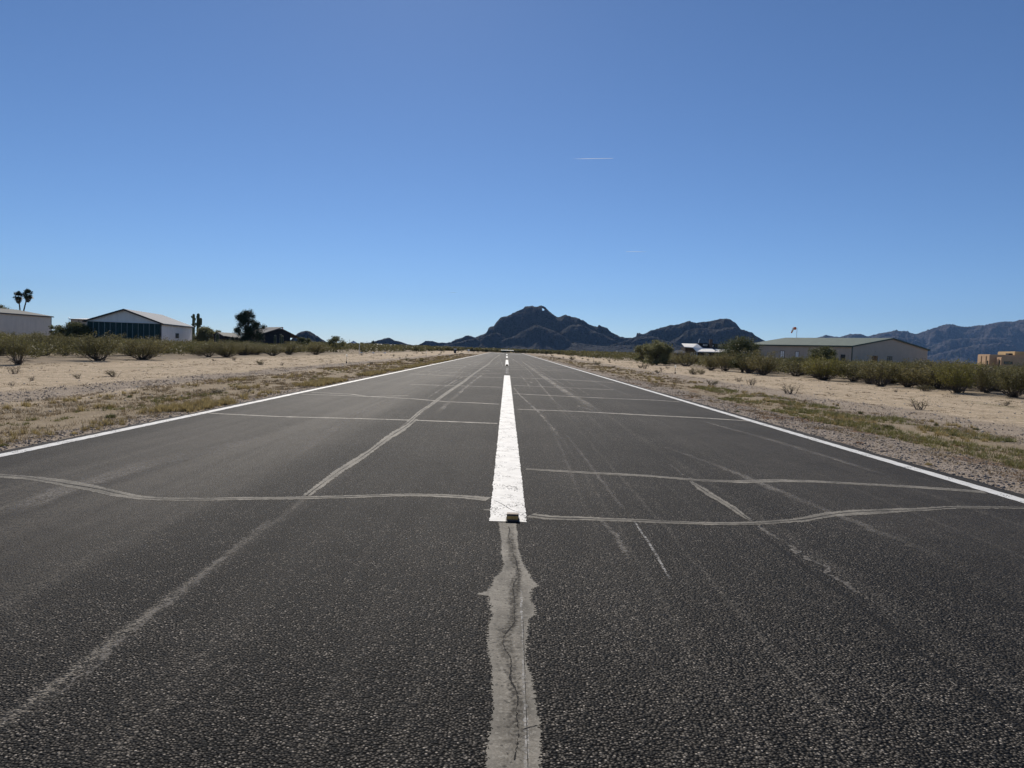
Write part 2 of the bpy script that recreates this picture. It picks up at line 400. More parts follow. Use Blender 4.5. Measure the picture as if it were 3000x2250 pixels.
# runway: ragged outer edges, one sheet above the ground with a real thickness
ys = np.concatenate([np.arange(-12, 60, .12), np.arange(60, 286, 1.0)])
V = []
for y in ys:
    jl = .05*mnoise.noise(Vector((0, y*1.7, 1)))+.10*mnoise.noise(Vector((0, y*.25, 2))); jr = .05*mnoise.noise(Vector((0, y*1.7, 5)))+.10*mnoise.noise(Vector((0, y*.25, 7)))
    xl, xr = -6.36+jl, 6.12+jr
    V += [(xl-.06, y, -.09), (xl, y, -.006), (xl+.12, y, 0), (-2, y, 0), (2, y, 0), (xr-.12, y, 0), (xr, y, -.006), (xr+.06, y, -.09)]
n = len(ys); T = [(i*8+j, i*8+j+1, (i+1)*8+j+1, (i+1)*8+j) for i in range(n-1) for j in range(7)]
runway = link('runway', np_mesh('runway', np.array(V), np.array(T)), MAT['asphalt'])
tag(runway, 'long dark asphalt runway with white markings and sealed cracks running to the mountain', 'runway', kind='structure')

def ribbon(name, pts, widths, mat, z, jag=.0, step=.05, parent=runway, uv=False, seed=0, ends=True):
    """flat strip along a ground polyline; jag = ragged edge amplitude"""
    P = np.array([p[:2] for p in pts]); d = np.r_[0, np.cumsum(np.linalg.norm(np.diff(P, axis=0), axis=1))]
    L = d[-1]; m = max(2, int(L/step)+1); s = np.linspace(0, L, m)
    W = np.interp(s, np.linspace(0, L, len(widths)), widths)
    cx, cy = np.interp(s, d, P[:, 0]), np.interp(s, d, P[:, 1])
    k = max(1, int(.12/step))
    if m > 4*k:
        ker = np.ones(2*k+1)/(2*k+1); cx = np.convolve(np.pad(cx, k, 'edge'), ker, 'valid'); cy = np.convolve(np.pad(cy, k, 'edge'), ker, 'valid')
    tx, ty = np.gradient(cx), np.gradient(cy); l = np.hypot(tx, ty)+1e-9; nxv, nyv = -ty/l, tx/l
    r = np.random.default_rng(seed+int(abs(P[0, 0]*100)+abs(P[0, 1]*37)))
    e1 = W/2+jag*r.standard_normal(m)*.6+jag*1.6*np.array([mnoise.noise(Vector((q*3.1, seed, 0))) for q in s])
    e2 = W/2+jag*r.standard_normal(m)*.6+jag*1.6*np.array([mnoise.noise(Vector((q*3.1, seed+9, 4))) for q in s])
    A = np.stack([cx+nxv*e1, cy+nyv*e1, np.full(m, z)], -1); B = np.stack([cx-nxv*e2, cy-nyv*e2, np.full(m, z)], -1)
    V = np.empty((2*m, 3)); V[0::2] = A; V[1::2] = B
    i = np.arange(m-1)*2; T = np.stack([i+1, i+3, i+2, i], -1)
    me = np_mesh(name, V, T)
    if uv:
        ul = me.uv_layers.new(name='UVMap'); li = np.zeros(len(me.loops), dtype=np.int32); me.loops.foreach_get('vertex_index', li)
        U = np.stack([(li % 2).astype(float), (li//2)/(m-1)], -1).astype(np.float32); ul.data.foreach_set('uv', U.ravel())
    return link(name, me, mat, parent)
def zo(o, s, pts): return [G(o[0]+a/s, o[1]+b/s) for a, b in pts]
DS = 3000/2212
def dp(pts): return [G(a*DS, b*DS) for a, b in pts]

# painted markings
ribbon('edge_line', [(-6.12, -10), (-6.12, 285)], [.17], MAT['paint'], .0038, .006, .10)
ribbon('edge_line', [(5.80, -10), (5.80, 285)], [.19], MAT['paint'], .0038, .006, .10, seed=3)
for y0, y1, m in ((6.07, 40.4, 'paint'), (64, 99, 'paint'), (121, 150, 'paint'), (176, 211, 'paint')):
    ribbon('centre_stripe', [(.06-.0005*y0, y0), (.06-.0005*y1, y1)], [.325], MAT[m], .0038, .005, .04 if y0 < 50 else .3, seed=int(y0))
ribbon('ghost_stripe', [(.05, 42), (.05, 58)], [.30], MAT['scuff'], .0036, .02, .1, uv=True)
ribbon('threshold_bar', [(-4.0, 222), (-.9, 222)], [3.2], MAT['paint_old'], .0038, .01, .3)
ribbon('threshold_bar', [(.95, 214), (4.3, 214)], [3.0], MAT['paint_old'], .0038, .01, .3)

# sealed cracks: pale ribbons with the open crack inside
def crack(pts, w, core=.0, seed=0, zz=None, off=None):
    zz = .0016+.00008*seed; wm = sum(w)/len(w)
    ribbon('crack_seal', pts, [q_*1.12 for q_ in w], MAT['seal' if seed < 4 or seed > 19 else 'seal_dusty'], zz, .010, .03, seed=seed, uv=True)
    if core:
        r = random.Random(seed); q = []
        P = np.array([p[:2] for p in pts]); d = np.r_[0, np.cumsum(np.linalg.norm(np.diff(P, axis=0), axis=1))]
        for s in np.arange(0, d[-1], .10):
            q.append((np.interp(s, d, P[:, 0]), np.interp(s, d, P[:, 1])+wm*.42*mnoise.noise(Vector((s*1.3, seed, 0)))+r.uniform(-.008, .008)+(off or 0)))
        ribbon('open_crack', q, [core*r.choice((.15, .5, .7, .9, 1.3)) for _ in range(16)], MAT['crack'], zz+.0010, .003, .03, seed=seed)
crack(dp([(-60, 1024), (0, 1028), (60, 1032), (130, 1041), (200, 1055), (260, 1069), (300, 1075), (340, 1078), (420, 1079), (520, 1077), (650, 1076), (760, 1073), (880, 1069), (960, 1071), (1010, 1074), (1062, 1079)]), [.13, .17, .20, .17, .13, .12, .12, .12, .13, .18], .022, 1)
crack(dp([(1138, 1112), (1160, 1116), (1200, 1119), (1280, 1121), (1400, 1126), (1500, 1131), (1620, 1131), (1720, 1125), (1790, 1112), (1870, 1106), (1960, 1102), (2060, 1096), (2140, 1096), (2260, 1099)]), [.17, .13, .10, .10, .11, .13, .20, .14, .11, .10, .10], .022, 2)
crack(dp([(1130, 1013), (1200, 1017), (1300, 1023), (1400, 1028), (1500, 1037), (1600, 1041), (1680, 1038), (1760, 1040), (1860, 1046), (1960, 1051), (2060, 1058), (2135, 1064)]), [.10, .12, .14, .12, .18, .16, .13, .16, .18], .016, 3)
ribbon('open_crack', zo((1350, 1400), 5.53, [(505, 365), (640, 405), (740, 480), (850, 540), (960, 575), (1075, 590)]), [.006, .008, .005], MAT['crack'], .0046, .002, .02)
ribbon('crack_seal', zo((1350, 1400), 5.53, [(335, 525), (420, 520), (500, 530)]), [.0, .05, .09], MAT['seal'], .0015, .01, .02, uv=True)
crack(dp([(440, 892), (600, 900), (760, 904), (900, 908), (1078, 915)]), [.10, .12, .12, .13, .14], 0, 4)
crack(dp([(1115, 884), (1250, 889), (1400, 897), (1520, 903), (1640, 911)]), [.13, .14, .2, .2, .16], 0, 5)
crack(zo((500, 1000), 3.16, [(1200, 490), (1560, 500), (1900, 515), (2212, 530)])+zo((1200, 1000), 3.687, [(400, 652), (700, 665), (980, 680)]), [.12, .12, .14, .16], 0, 6)
crack(zo((500, 1000), 3.16, [(1290, 471), (1680, 490), (1830, 512), (2000, 508), (2212, 503)]), [.10, .12, .10], 0, 7, .0095)
crack(zo((1200, 1000), 3.687, [(0, 465), (500, 480), (1005, 496)]), [.16, .15, .15], 0, 8)
crack(zo((1200, 1000), 3.687, [(1115, 475), (1660, 500), (2212, 525)]), [.14, .16], 0, 9)
crack(zo((1200, 1000), 3.687, [(1115, 565), (1400, 580), (1800, 600), (2212, 619)])+zo((1700, 1000), 3.16, [(700, 545), (930, 562)]), [.16, .15, .14], 0, 10)
crack(zo((1200, 1000), 3.687, [(0, 350), (500, 378), (1010, 392)]), [.2, .2], 0, 11)
crack(zo((1200, 1000), 3.687, [(1090, 390), (1700, 415), (2212, 447)]), [.2, .25, .2], 0, 12)
crack(zo((1200, 1000), 3.687, [(40, 320), (500, 338), (1000, 352)]), [.2, .2], 0, 13)
r = random.Random(5)
for y in (53, 58, 66, 74, 79, 88, 97, 108, 117, 129, 141, 160, 183, 200):
    side = r.choice((0, 1, 2)); x0, x1 = ((-5.9, -.2) if side == 0 else (.3, 5.6) if side == 1 else (-5.8, 5.6))
    a = r.uniform(-.4, .9)
    ribbon('crack_seal', [(x0, y+a), ((x0+x1)/2, y+r.uniform(-.3, .3)), (x1, y-a)], [.16+y*.002]*2, MAT['trace'] if y > 90 else MAT['seal_dusty'], .0017+.00011*(y % 9), .02, .1, uv=True, seed=int(y))
# longitudinal joints
crack(zo((1200, 1000), 3.687, [(-20, 880), (60, 810), (130, 750), (240, 680), (330, 610), (420, 545), (520, 480), (600, 425), (660, 375), (760, 305), (850, 250), (905, 190), (975, 145)]), [.09, .15, .10, .17, .10, .14, .17, .16, .25, .3, .4], .022, 20, .011)
crack(dp([(660, 1073), (690, 1050), (730, 1020), (770, 995), (800, 975), (840, 945), (880, 920), (898, 905)]), [.07, .11, .13, .09, .13, .17, .10, .11], .016, 21, .0125)
crack(dp([(1490, 1039), (1530, 1066), (1580, 1096), (1625, 1128)]), [.04, .10, .10, .08, .03], .010, 22)
# centre joint in front of the stripe, traced outline
def outline(name, left, right, mat, z):
    """polygon between two ragged sides running away from the camera"""
    L = np.array([p[:2] for p in left]); Rr = np.array([p[:2] for p in right])
    y0, y1 = max(L[:, 1].min(), Rr[:, 1].min()), min(L[:, 1].max(), Rr[:, 1].max())
    q = np.arange(y0, y1, .006); g = np.random.default_rng(4)
    def side(A, sg):
        o = np.argsort(A[:, 1]); b = np.interp(q, A[o, 1], A[o, 0])
        return b+g.standard_normal(len(q))*.0030+sg*np.abs(g.standard_normal(len(q)))**2*.0022
    xl, xr = side(L, -1), side(Rr, 1); m = len(q); V = np.empty((2*m, 3))
    V[0::2] = np.stack([xl, q, np.full(m, z)], -1); V[1::2] = np.stack([xr, q, np.full(m, z)], -1)
    i = np.arange(m-1)*2
    me = np_mesh(name, V, np.stack([i, i+1, i+3, i+2], -1)); ul = me.uv_layers.new(name='UVMap'); li = np.zeros(len(me.loops), dtype=np.int32); me.loops.foreach_get('vertex_index', li)
    ul.data.foreach_set('uv', np.stack([(li % 2).astype(float), (li//2)/(m-1)], -1).astype(np.float32).ravel())
    return link(name, me, mat, runway)
Z7 = lambda pts: zo((1350, 1650), 2.7667, pts)
Z6 = lambda pts: zo((1350, 1400), 5.53, pts)
outline('centre_joint_seal', Z6([(596, 722), (600, 735), (630, 900), (650, 1200), (680, 1400)])+Z7([(328, 30), (318, 70), (262, 120), (240, 165), (216, 205), (205, 226), (130, 241), (100, 253), (195, 263), (215, 270), (220, 330), (232, 440), (200, 500), (205, 640), (212, 740), (236, 830), (245, 930), (238, 1010), (240, 1150), (232, 1250), (215, 1340), (205, 1450), (205, 1560), (190, 1700), (180, 1900)]),
        Z6([(905, 722), (915, 760), (930, 1000), (937, 1150), (1000, 1350), (1120, 1550)])+Z7([(590, 140), (640, 186), (590, 212), (578, 300), (632, 372), (620, 420), (575, 450), (555, 560), (550, 650), (530, 770), (548, 830), (590, 940), (610, 1040), (630, 1150), (650, 1280), (660, 1400), (662, 1659), (665, 1900)]), MAT['seal'], .0013)
ribbon('open_crack', Z6([(760, 770), (800, 850), (750, 960), (840, 1050), (850, 1110), (800, 1180), (880, 1250), (900, 1400), (930, 1540), (980, 1600)])+Z7([(490, 95), (410, 175), (430, 240), (440, 340), (410, 380), (450, 420), (430, 520), (340, 580), (320, 620), (350, 690), (400, 770), (450, 820), (370, 890), (390, 950), (440, 1020), (510, 1080), (500, 1110), (410, 1160), (440, 1230), (490, 1330), (470, 1400), (450, 1500), (430, 1640)]),
       [.003, .005, .002, .001, .006, .002, .007, .003, .001, .005, .002, .006, .002, .004, .001], MAT['crack'], .0026, .0035, .012)
ribbon('crack_stain', Z6([(770, 760), (810, 900), (830, 1110), (850, 1300), (930, 1540)])+Z7([(480, 60), (430, 180), (430, 330), (430, 470), (345, 590), (370, 720), (420, 820), (400, 900), (450, 1030), (490, 1100), (440, 1190), (470, 1330), (450, 1500), (430, 1700), (420, 1900)]), [.07, .06, .09, .05, .10, .06, .11, .07, .12, .08], MAT['stain'], .0020, .01, .02, uv=True)
ribbon('open_crack', Z7([(500, 1350), (550, 1335), (610, 1322), (660, 1325)]), [.003, .005, .002], MAT['crack'], .0027, .002, .012)
ribbon('scrape_line', Z7([(480, 180), (490, 330), (500, 480), (505, 700), (510, 900), (520, 1100), (530, 1350), (535, 1700), (540, 1900)]), [.012, .018, .016, .02, .03], MAT['scuff'], .0023, .004, .02, uv=True)
ribbon('open_crack', Z7([(500, 400), (508, 560), (515, 760), (520, 950), (530, 1200), (545, 1700)]), [.002, .003, .002, .004], MAT['crack'], .0030, .001, .02)
# scrapes and tyre traces
ribbon('scrape_line', dp([(1366, 1122), (1400, 1170), (1432, 1225), (1450, 1258)]), [.02, .03, .025], MAT['scuff'], .0041, .004, .02, uv=True)
ribbon('scrape_line', dp([(1215, 930), (1260, 985), (1300, 1040), (1340, 1090), (1366, 1122)]), [.05, .06, .05], MAT['dust'], .0030, .01, .04, uv=True)
ribbon('scrape_line', dp([(1168, 880), (1190, 925), (1215, 975), (1240, 1040), (1262, 1090)]), [.08, .05], MAT['dust'], .0026, .01, .04, uv=True)
ribbon('dust_patch', dp([(1290, 1110), (1325, 1150), (1350, 1190), (1360, 1215)]), [.02, .07, .06, .02], MAT['dust'], .0026, .02, .03, uv=True)
for w_i, (pts, w) in enumerate((([(1090, 190), (1210, 240), (1300, 330), (1420, 480), (1560, 640), (1720, 780), (1950, 960), (2212, 1140)], .10),
               ([(1200, 210), (1330, 300), (1450, 385), (1620, 500), (1800, 620), (1990, 740), (2212, 870)], .5),
               ([(1430, 360), (1560, 460), (1760, 590), (1900, 660), (2060, 770)], .3),
               ([(1810, 690), (1850, 710), (1930, 730), (2000, 760)], .14), ([(1190, 350), (1260, 440), (1330, 540)], .12),
               ([(1100, 470), (1180, 570), (1300, 680), (1400, 770), (1500, 890), (1640, 1060), (1800, 1220)], .09),
               ([(1300, 430), (1320, 450), (1350, 450)], .25), ([(430, 375), (500, 330), (600, 270), (700, 235), (780, 215)], .25),
               ([(0, 410), (150, 370), (330, 310), (480, 270)], .25), ([(150, 640), (400, 480), (560, 390), (700, 330)], .16), ([(240, 840), (400, 680), (560, 540), (700, 420), (830, 330)], .2),
               ([(780, 310), (840, 318), (900, 330)], .3), ([(1350, 360), (1420, 370), (1460, 400)], .35), ([(960, 150), (1020, 300), (1020, 350)], .15), ([(1090, 180), (1150, 215), (1180, 240)], .35))):
    ribbon('tyre_trace', zo((1200, 1000), 3.687, pts), [w*.7, w, w*.8], MAT['trace'], .0022+.00008*w_i, .02, .08, uv=True)
for w_i, (pts, w) in enumerate((([(0, 1120), (130, 1060), (330, 1000), (600, 940)], .5), ([(600, 1010), (760, 900), (900, 840)], .3), ([(60, 1560), (250, 1392), (380, 1290), (500, 1190), (600, 1107)], .06),
               ([(1420, 985), (1500, 1042), (1660, 1152), (1760, 1215), (1900, 1310), (2080, 1440)], .05), ([(1500, 905), (1700, 960), (1960, 1040)], .2), ([(1420, 960), (1560, 1010), (1800, 1110), (2100, 1230)], .16))):
    ribbon('dust_trace', dp(pts), [w*.6, w, w*.7], MAT['dust'], .0014+.0001*w_i, .03, .06, uv=True)

rt = random.Random(77)
for w_i in range(60):
    x = rt.choice((-1, 1))*rt.uniform(.5, 4.6); y0 = rt.uniform(16, 120); L = rt.uniform(10, 60)*(y0/50)**.5; dr = rt.uniform(-.9, .9)*rt.random()
    ribbon('tyre_trace', [(x, y0), (x+dr*.3, y0+L*.4), (x+dr, y0+L)], [rt.uniform(.02, .06)+.0006*y0]*2, MAT['trace'] if rt.random() < .5 else MAT['dust'], .0010+.000006*w_i, .015, .12, uv=True)
# raised pavement marker at the head of the stripe
mk = empty('pavement_marker', (.095, 6.10, .008), rad(-1), 'small amber raised reflector standing on the near end of the white centre stripe', 'road reflector')
b = MB(); b.prism([(-.052, -.012, 0), (-.052, .12, 0), (-.052, .10, .055), (-.052, .030, .055)], (.104, 0, 0)); b.build('marker_body', MAT['reflect'], mk, bevel=.003)
b = MB(); b.prism([(-.050, .0005, .016), (-.050, .0190, .0405), (-.050, .0160, .0425), (-.050, -.0025, .018)], (.096, 0, 0)); b.build('amber_lens', MAT['amber'], mk)
b = MB(); b.box(-.060, .060, -.030, .130, 0, .006); b.build('rubber_foot', MAT['black'], mk)
mk2 = copy_thing(mk, (.03, 63.6, .008), 0, (2.2, 1.5, 2.2), 'dark reflector block at the near end of the second white centre stripe')

# ------------------------------------------------------------------ mountains
def interp_sil(pts, D):
    A = np.array([AT(a, b, D) for a, b in pts]); az = A[:, 0]/A[:, 1]; el = (A[:, 2]-H)/A[:, 1]
    o = [0]
    for i in range(1, len(az)):
        if az[i] > az[o[-1]]+2e-5: o.append(i)
    return az[o], el[o]
def mountain(name, ridges, ncol, nrow, mat, label, az0, az1, ynear, yfar, seed, amp=1.0, rough=1.0, notch=None, grain=24):
    """ridges: list of (silhouette px pts, distance, front run, back run per metre of height, steepness)"""
    az = np.linspace(az0, az1, ncol); yy = np.linspace(ynear, yfar, nrow)
    A, Yg = np.meshgrid(az, yy); Xg = A*Yg; Zg = np.full_like(A, -30.0); S = yy.mean()/2600
    fb = np.zeros_like(A); rd = np.zeros_like(A); fi = np.zeros_like(A)
    for i in range(nrow):
        for j in range(ncol):
            x, y = Xg[i, j], Yg[i, j]
            fb[i, j] = mnoise.fractal(Vector((x/(200*S), y/(260*S), seed)), 1.0, 2.0, 4)
            rd[i, j] = mnoise.ridged_multi_fractal(Vector((x/(110*S), y/(260*S), seed+3)), .9, 2.1, 6, 1.0, 2.0)
            fi[i, j] = mnoise.fractal(Vector((x/grain, y/grain, seed+8)), .45, 2.2, 4)
    for sil, D, kf, kb, st in ridges:
        sa, se = interp_sil(sil, D)
        wv = np.array([mnoise.fractal(Vector((a*9, D*.01, seed)), 1.0, 2.0, 3) for a in az])
        e0 = np.interp(az, sa, se, left=0, right=0); k = max(3, ncol//14); ker = np.hanning(2*k+1); ker /= ker.sum()
        hs_ = np.convolve(np.pad(np.maximum(e0, 0)*D, k, 'edge'), ker, 'valid')
        Ff = (np.maximum(hs_, 14*S)*kf*(1+.25*wv))[None, :]; Bb = (np.maximum(hs_, 14*S)*kb)[None, :]
        Dc = D*(1+.014*wv)[None, :]
        v = Yg-Dc; t = np.clip(np.where(v < 0, 1+v/Ff, 1-v/Bb), 0, 1)
        warp = fb*.016*(1-t)*amp*np.clip(t*4, 0, 1)
        e = np.interp(A+warp, sa, se, left=-.05, right=-.05)
        cliff = 1/(1+np.exp(-(t-.62)/.07)); cliff = (cliff-cliff.min())/(cliff.max()-cliff.min()+1e-9)
        prof = (1-st)*t+st*cliff
        prof = prof-(1.15-rd)*.20*amp*np.sin(np.pi*np.clip(t, 0, 1))**.8
        hgt = np.maximum(e, 0)*Dc*np.clip(prof, 0, 1.02)
        hgt = hgt+fi*rough*np.clip(hgt/(25*S), 0, 1)*(1.0-.6*(t > .96))
        Zg = np.maximum(Zg, np.where((t > 0) & (e > 0), hgt+H*t, -30))
    if notch:
        na, ne = interp_sil(notch, ridges[0][1]); cap = np.interp(A, na, ne, left=9, right=9)*Yg+H
        Zg = np.minimum(Zg, cap)
    Zg = np.maximum(Zg, -6)
    ix = np.arange(ncol*nrow).reshape(nrow, ncol)
    q = np.stack([ix[:-1, :-1], ix[:-1, 1:], ix[1:, 1:], ix[1:, :-1]], -1).reshape(-1, 4)
    zf = Zg.ravel()[q]; q = q[(zf > -5.9).any(1)]
    o = link(name, np_mesh(name, np.stack([Xg, Yg, Zg], -1).reshape(-1, 3), q, True), mat)
    return tag(o, label, 'mountain', kind='structure')
def zp(o, s, pts): return [(o[0]+a/s, o[1]+b/s) for a, b in pts]
az_of = lambda px: (px-1486)/F_PX
main = zp((900, 870), 4.424, [(1380, 625), (1440, 620), (1490, 600), (1530, 570), (1570, 560), (1610, 570), (1660, 580), (1720, 595), (1790, 595)]) + \
    zp((1300, 870), 3.687, [(15, 495), (80, 490), (130, 465), (190, 440), (240, 425), (290, 425), (340, 435), (400, 410), (450, 395), (474, 365), (478, 345), (490, 325), (540, 312), (580, 260), (610, 225), (680, 205), (740, 178), (800, 150), (850, 125), (880, 100), (960, 97), (1000, 105), (1050, 105), (1085, 118), (1098, 128), (1115, 132), (1150, 160), (1200, 205), (1240, 218), (1270, 210), (1310, 197), (1360, 210), (1420, 220), (1460, 240), (1480, 255), (1510, 253), (1550, 290), (1610, 315), (1664, 320), (1671, 303), (1720, 320), (1770, 335), (1795, 370), (1850, 400), (1900, 425), (1950, 435), (1990, 440), (2040, 440), (2078, 430), (2084, 396), (2150, 400), (2195, 385)]) + \
    zp((1800, 900), 4.424, [(410, 350), (430, 325), (480, 297), (540, 285), (620, 258), (720, 235), (800, 225), (880, 200), (970, 187), (1070, 200), (1130, 190), (1220, 185), (1300, 170), (1380, 153), (1450, 148), (1500, 155), (1560, 190), (1592, 220), (1640, 285), (1720, 305), (1790, 330), (1820, 365), (1880, 395), (1950, 430), (2050, 465), (2200, 520), (2400, 590), (2600, 660)])
spurA = zp((1300, 870), 3.687, [(500, 560), (640, 465), (720, 440), (800, 400), (850, 368), (920, 335), (970, 305), (1010, 300), (1060, 318), (1130, 345), (1200, 368), (1260, 400), (1320, 440), (1400, 510), (1480, 570)])
spurB = zp((1300, 870), 3.687, [(-150, 560), (100, 500), (260, 465), (400, 440), (520, 400), (570, 385), (620, 400), (680, 455), (800, 520), (900, 580)])
spurC = zp((1800, 900), 4.424, [(-150, 520), (100, 450), (290, 380), (410, 368), (500, 385), (600, 410), (700, 445), (800, 475), (900, 520), (1000, 600)])
spurD = zp((1800, 900), 4.424, [(600, 560), (750, 430), (850, 370), (950, 300), (1080, 268), (1200, 280), (1330, 290), (1450, 270), (1560, 258), (1640, 287), (1720, 340), (1800, 400), (1900, 470), (2000, 540)])
apron = [(1180, 1032), (1290, 1015), (1380, 1012), (1460, 1006), (1540, 999), (1620, 1000), (1700, 1007), (1780, 1015), (1860, 1009), (1940, 1015), (2040, 1018), (2150, 1026), (2300, 1038), (2420, 1050)]
spurE = zp((1300, 870), 3.687, [(1100, 560), (1200, 450), (1290, 350), (1380, 300), (1480, 300), (1560, 340), (1680, 390), (1800, 440), (1900, 500), (2000, 560)])
big = mountain('mountain', [(main, 2700, 1.5, 1.6, .6), (spurA, 2430, 1.75, 1.6, .3), (spurB, 2450, 1.6, 1.6, .35), (spurC, 2500, 1.6, 1.6, .4), (spurD, 2580, 1.6, 1.6, .45), (spurE, 2580, 1.6, 1.6, .4), (apron, 2440, 3.2, 3, .0)],
               900, 230, MAT['mtn'], 'rugged dark rocky double-peaked mountain beyond the end of the runway', az_of(1195), az_of(2420), 2180, 2960, 2.3, 1.0, 4.2, zp((1300, 870), 3.687, [(1061, 90), (1062, 147), (1090, 147), (1091, 90)]))
ar = [AT(1300+a/3.687, 870+b/3.687, 2700) for a, b in [(1030, 112), (1050, 108), (1072, 110), (1090, 120), (1103, 136), (1112, 150)]]
b = MB(); b.tube(ar, [6, 5.2, 4.6, 4.4, 4.6, 6], 10); b.build('rock_arch', MAT['mtn'], big, smooth=True)
hillA = zp((450, 870), 4.424, [(1700, 600), (1790, 540), (1840, 495), (1880, 462), (1920, 443), (1980, 437), (2030, 445), (2080, 475), (2130, 505), (2200, 555), (2270, 600)])
mountain('hill', [(hillA, 1500, 1.7, 1.7, .3)], 120, 60, MAT['mtn'], 'dark rounded hill rising behind the brown gabled house on the left', az_of(815), az_of(985), 1400, 1620, 6.1, .8, 2.2)
hillB = zp((900, 870), 4.424, [(600, 620), (700, 600), (760, 596), (830, 588), (880, 570), (950, 552), (1000, 535), (1045, 525), (1065, 525), (1090, 540), (1130, 563), (1200, 575), (1240, 590), (1290, 610), (1380, 625)])
mountain('hill', [(hillB, 2300, 1.8, 1.8, .3)], 160, 60, MAT['mtn'], 'small dark hill with a knobbly summit left of the mountain', az_of(1030), az_of(1220), 2190, 2420, 7.7, .8, 2.6)
hillP = zp((900, 870), 4.424, [(480, 618), (545, 600), (572, 580), (600, 566), (625, 580), (650, 600), (720, 618)])
mountain('peak', [(hillP, 8200, 2, 2, .2)], 60, 40, MAT['mtn2'], 'tiny pointed pale blue peak far away on the left horizon', az_of(1000), az_of(1070), 7900, 8500, 9.2, .5, 4.0)
rng_ = zp((2200, 900), 5.53, [(700, 640), (850, 570), (990, 520), (1100, 480), (1210, 448), (1290, 462), (1350, 478), (1430, 480), (1530, 455), (1620, 430), (1700, 420), (1780, 432), (1860, 455)]) + \
    zp((2500, 900), 4.424, [(210, 372), (300, 350), (400, 325), (560, 303), (640, 307), (720, 325), (800, 340), (840, 338), (930, 310), (1010, 275), (1100, 245), (1210, 217), (1290, 220), (1380, 240), (1480, 250), (1600, 237), (1700, 230), (1780, 215), (1850, 190), (1940, 187), (2030, 190), (2110, 175), (2212, 150), (2500, 110), (2800, 170), (3200, 300), (3600, 500)])
rs1 = zp((2500, 900), 4.424, [(500, 640), (800, 560), (960, 520), (1100, 470), (1250, 420), (1400, 400), (1560, 410), (1750, 390), (1900, 400), (2050, 400), (2200, 470), (2400, 520), (2700, 640)])
rs2 = zp((2500, 900), 4.424, [(900, 640), (1200, 580), (1500, 500), (1700, 480), (1900, 480), (2100, 500), (2212, 560), (2600, 640)])
rs3 = zp((2500, 900), 4.424, [(-400, 600), (0, 450), (300, 400), (560, 370), (750, 410), (900, 470), (1100, 560)])
mountain('mountain_range', [(rng_, 6500, 2.2, 2, .25), (rs1, 5700, 2.0, 2, .3), (rs2, 5300, 2.0, 2, .3), (rs3, 5900, 2.0, 2, .3)], 520, 170, MAT['mtn2'],
         'long hazy blue mountain range along the right horizon', az_of(2300), az_of(3330), 4700, 7300, 4.4, 1.3, 14.0, None, 60)

# ------------------------------------------------------------------ vegetation
def leaf_tris(C, size, r, flat=0.0):
    """one elongated triangle per centre"""
    n = len(C); d = r.standard_normal((n, 3)); d[:, 2] = d[:, 2]*(1-flat)+.25; d /= np.linalg.norm(d, axis=1)[:, None]
    a = r.standard_normal((n, 3)); w = np.cross(d, a); w /= np.linalg.norm(w, axis=1)[:, None]+1e-9
    s = (size*(0.6+.8*r.random(n)))[:, None] if np.isscalar(size) else (size*(0.6+.8*r.random(n)))[:, None]
    V = np.stack([C-w*s*.38-d*s*.3, C+w*s*.38-d*s*.3, C+d*s*.8], 1).reshape(-1, 3)
    return V, np.arange(3*n).reshape(-1, 3)
def bush_mesh(seed, h=1.5, rad_=1.15, stems=24, leaves=3200, lsize=.055, low=.30, vase=1.0):
    r = np.random.default_rng(seed); mb = MB(); tips = []
    for s in range(stems):
        a = r.uniform(0, 2*math.pi); out = rad_*math.sqrt(r.random())*vase; top = h*(1-.30*(out/rad_)**2)*r.uniform(.62, 1.12)
        b0 = np.array([.10*r.standard_normal(), .10*r.standard_normal(), -.04]); d = np.array([math.cos(a), math.sin(a), 0])
        P = [b0+d*out*(u**.8)+np.array([0, 0, top*u**1.15])+np.r_[r.standard_normal(2)*.03*u, 0] for u in (0, .3, .6, .85, 1)]
        mb.tube(P, [.018, .014, .010, .007, .004], 4, False); tips.append((P, out))
        for k in range(4):
            u = r.uniform(.3, .85); i = int(u*4); q = P[i]+(P[i+1]-P[i])*r.random()
            e = q+np.array([r.normal(0, .16)+d[0]*.1, r.normal(0, .16)+d[1]*.1, r.uniform(.15, .4)*h*.6]); e[2] = min(e[2], h*1.02)
            mb.tube([q, (q+e)/2+np.r_[r.standard_normal(2)*.02, 0], e], [.007, .006, .003], 3, False); tips.append(([q, (q+e)/2, e], out))
    if h > 1:                                              # sprawling dead twigs round the foot
        for s in range(22):
            a = r.uniform(0, 2*math.pi); d = np.array([math.cos(a), math.sin(a), 0]); L = rad_*r.uniform(.5, .95); z = r.uniform(.12, .4)
            mb.tube([(0, 0, 0), d*L*.5+np.array([0, 0, z]), d*L+np.r_[r.standard_normal(2)*.12, z*r.uniform(.3, 1.3)]], [.014, .010, .004], 3, False)
    C = []
    for P, out in tips:
        P = np.array(P); n = max(4, int(leaves/len(tips))); u = r.uniform(0, 1, n)**.75*(len(P)-1); i = np.minimum(u.astype(int), len(P)-2); f = (u-i)[:, None]
        q = P[i]*(1-f)+P[i+1]*f+r.standard_normal((n, 3))*np.array([.095, .095, .07])*(h/1.5); C.append(q[q[:, 2] > low*h*r.uniform(.7, 1.3, len(q))])
    C = np.concatenate(C); V, T = leaf_tris(C, lsize, r)
    me = bpy.data.meshes.new('branches'); me.from_pydata(mb.v, [], mb.f); me.update()
    return me, np_mesh('foliage', V, T)
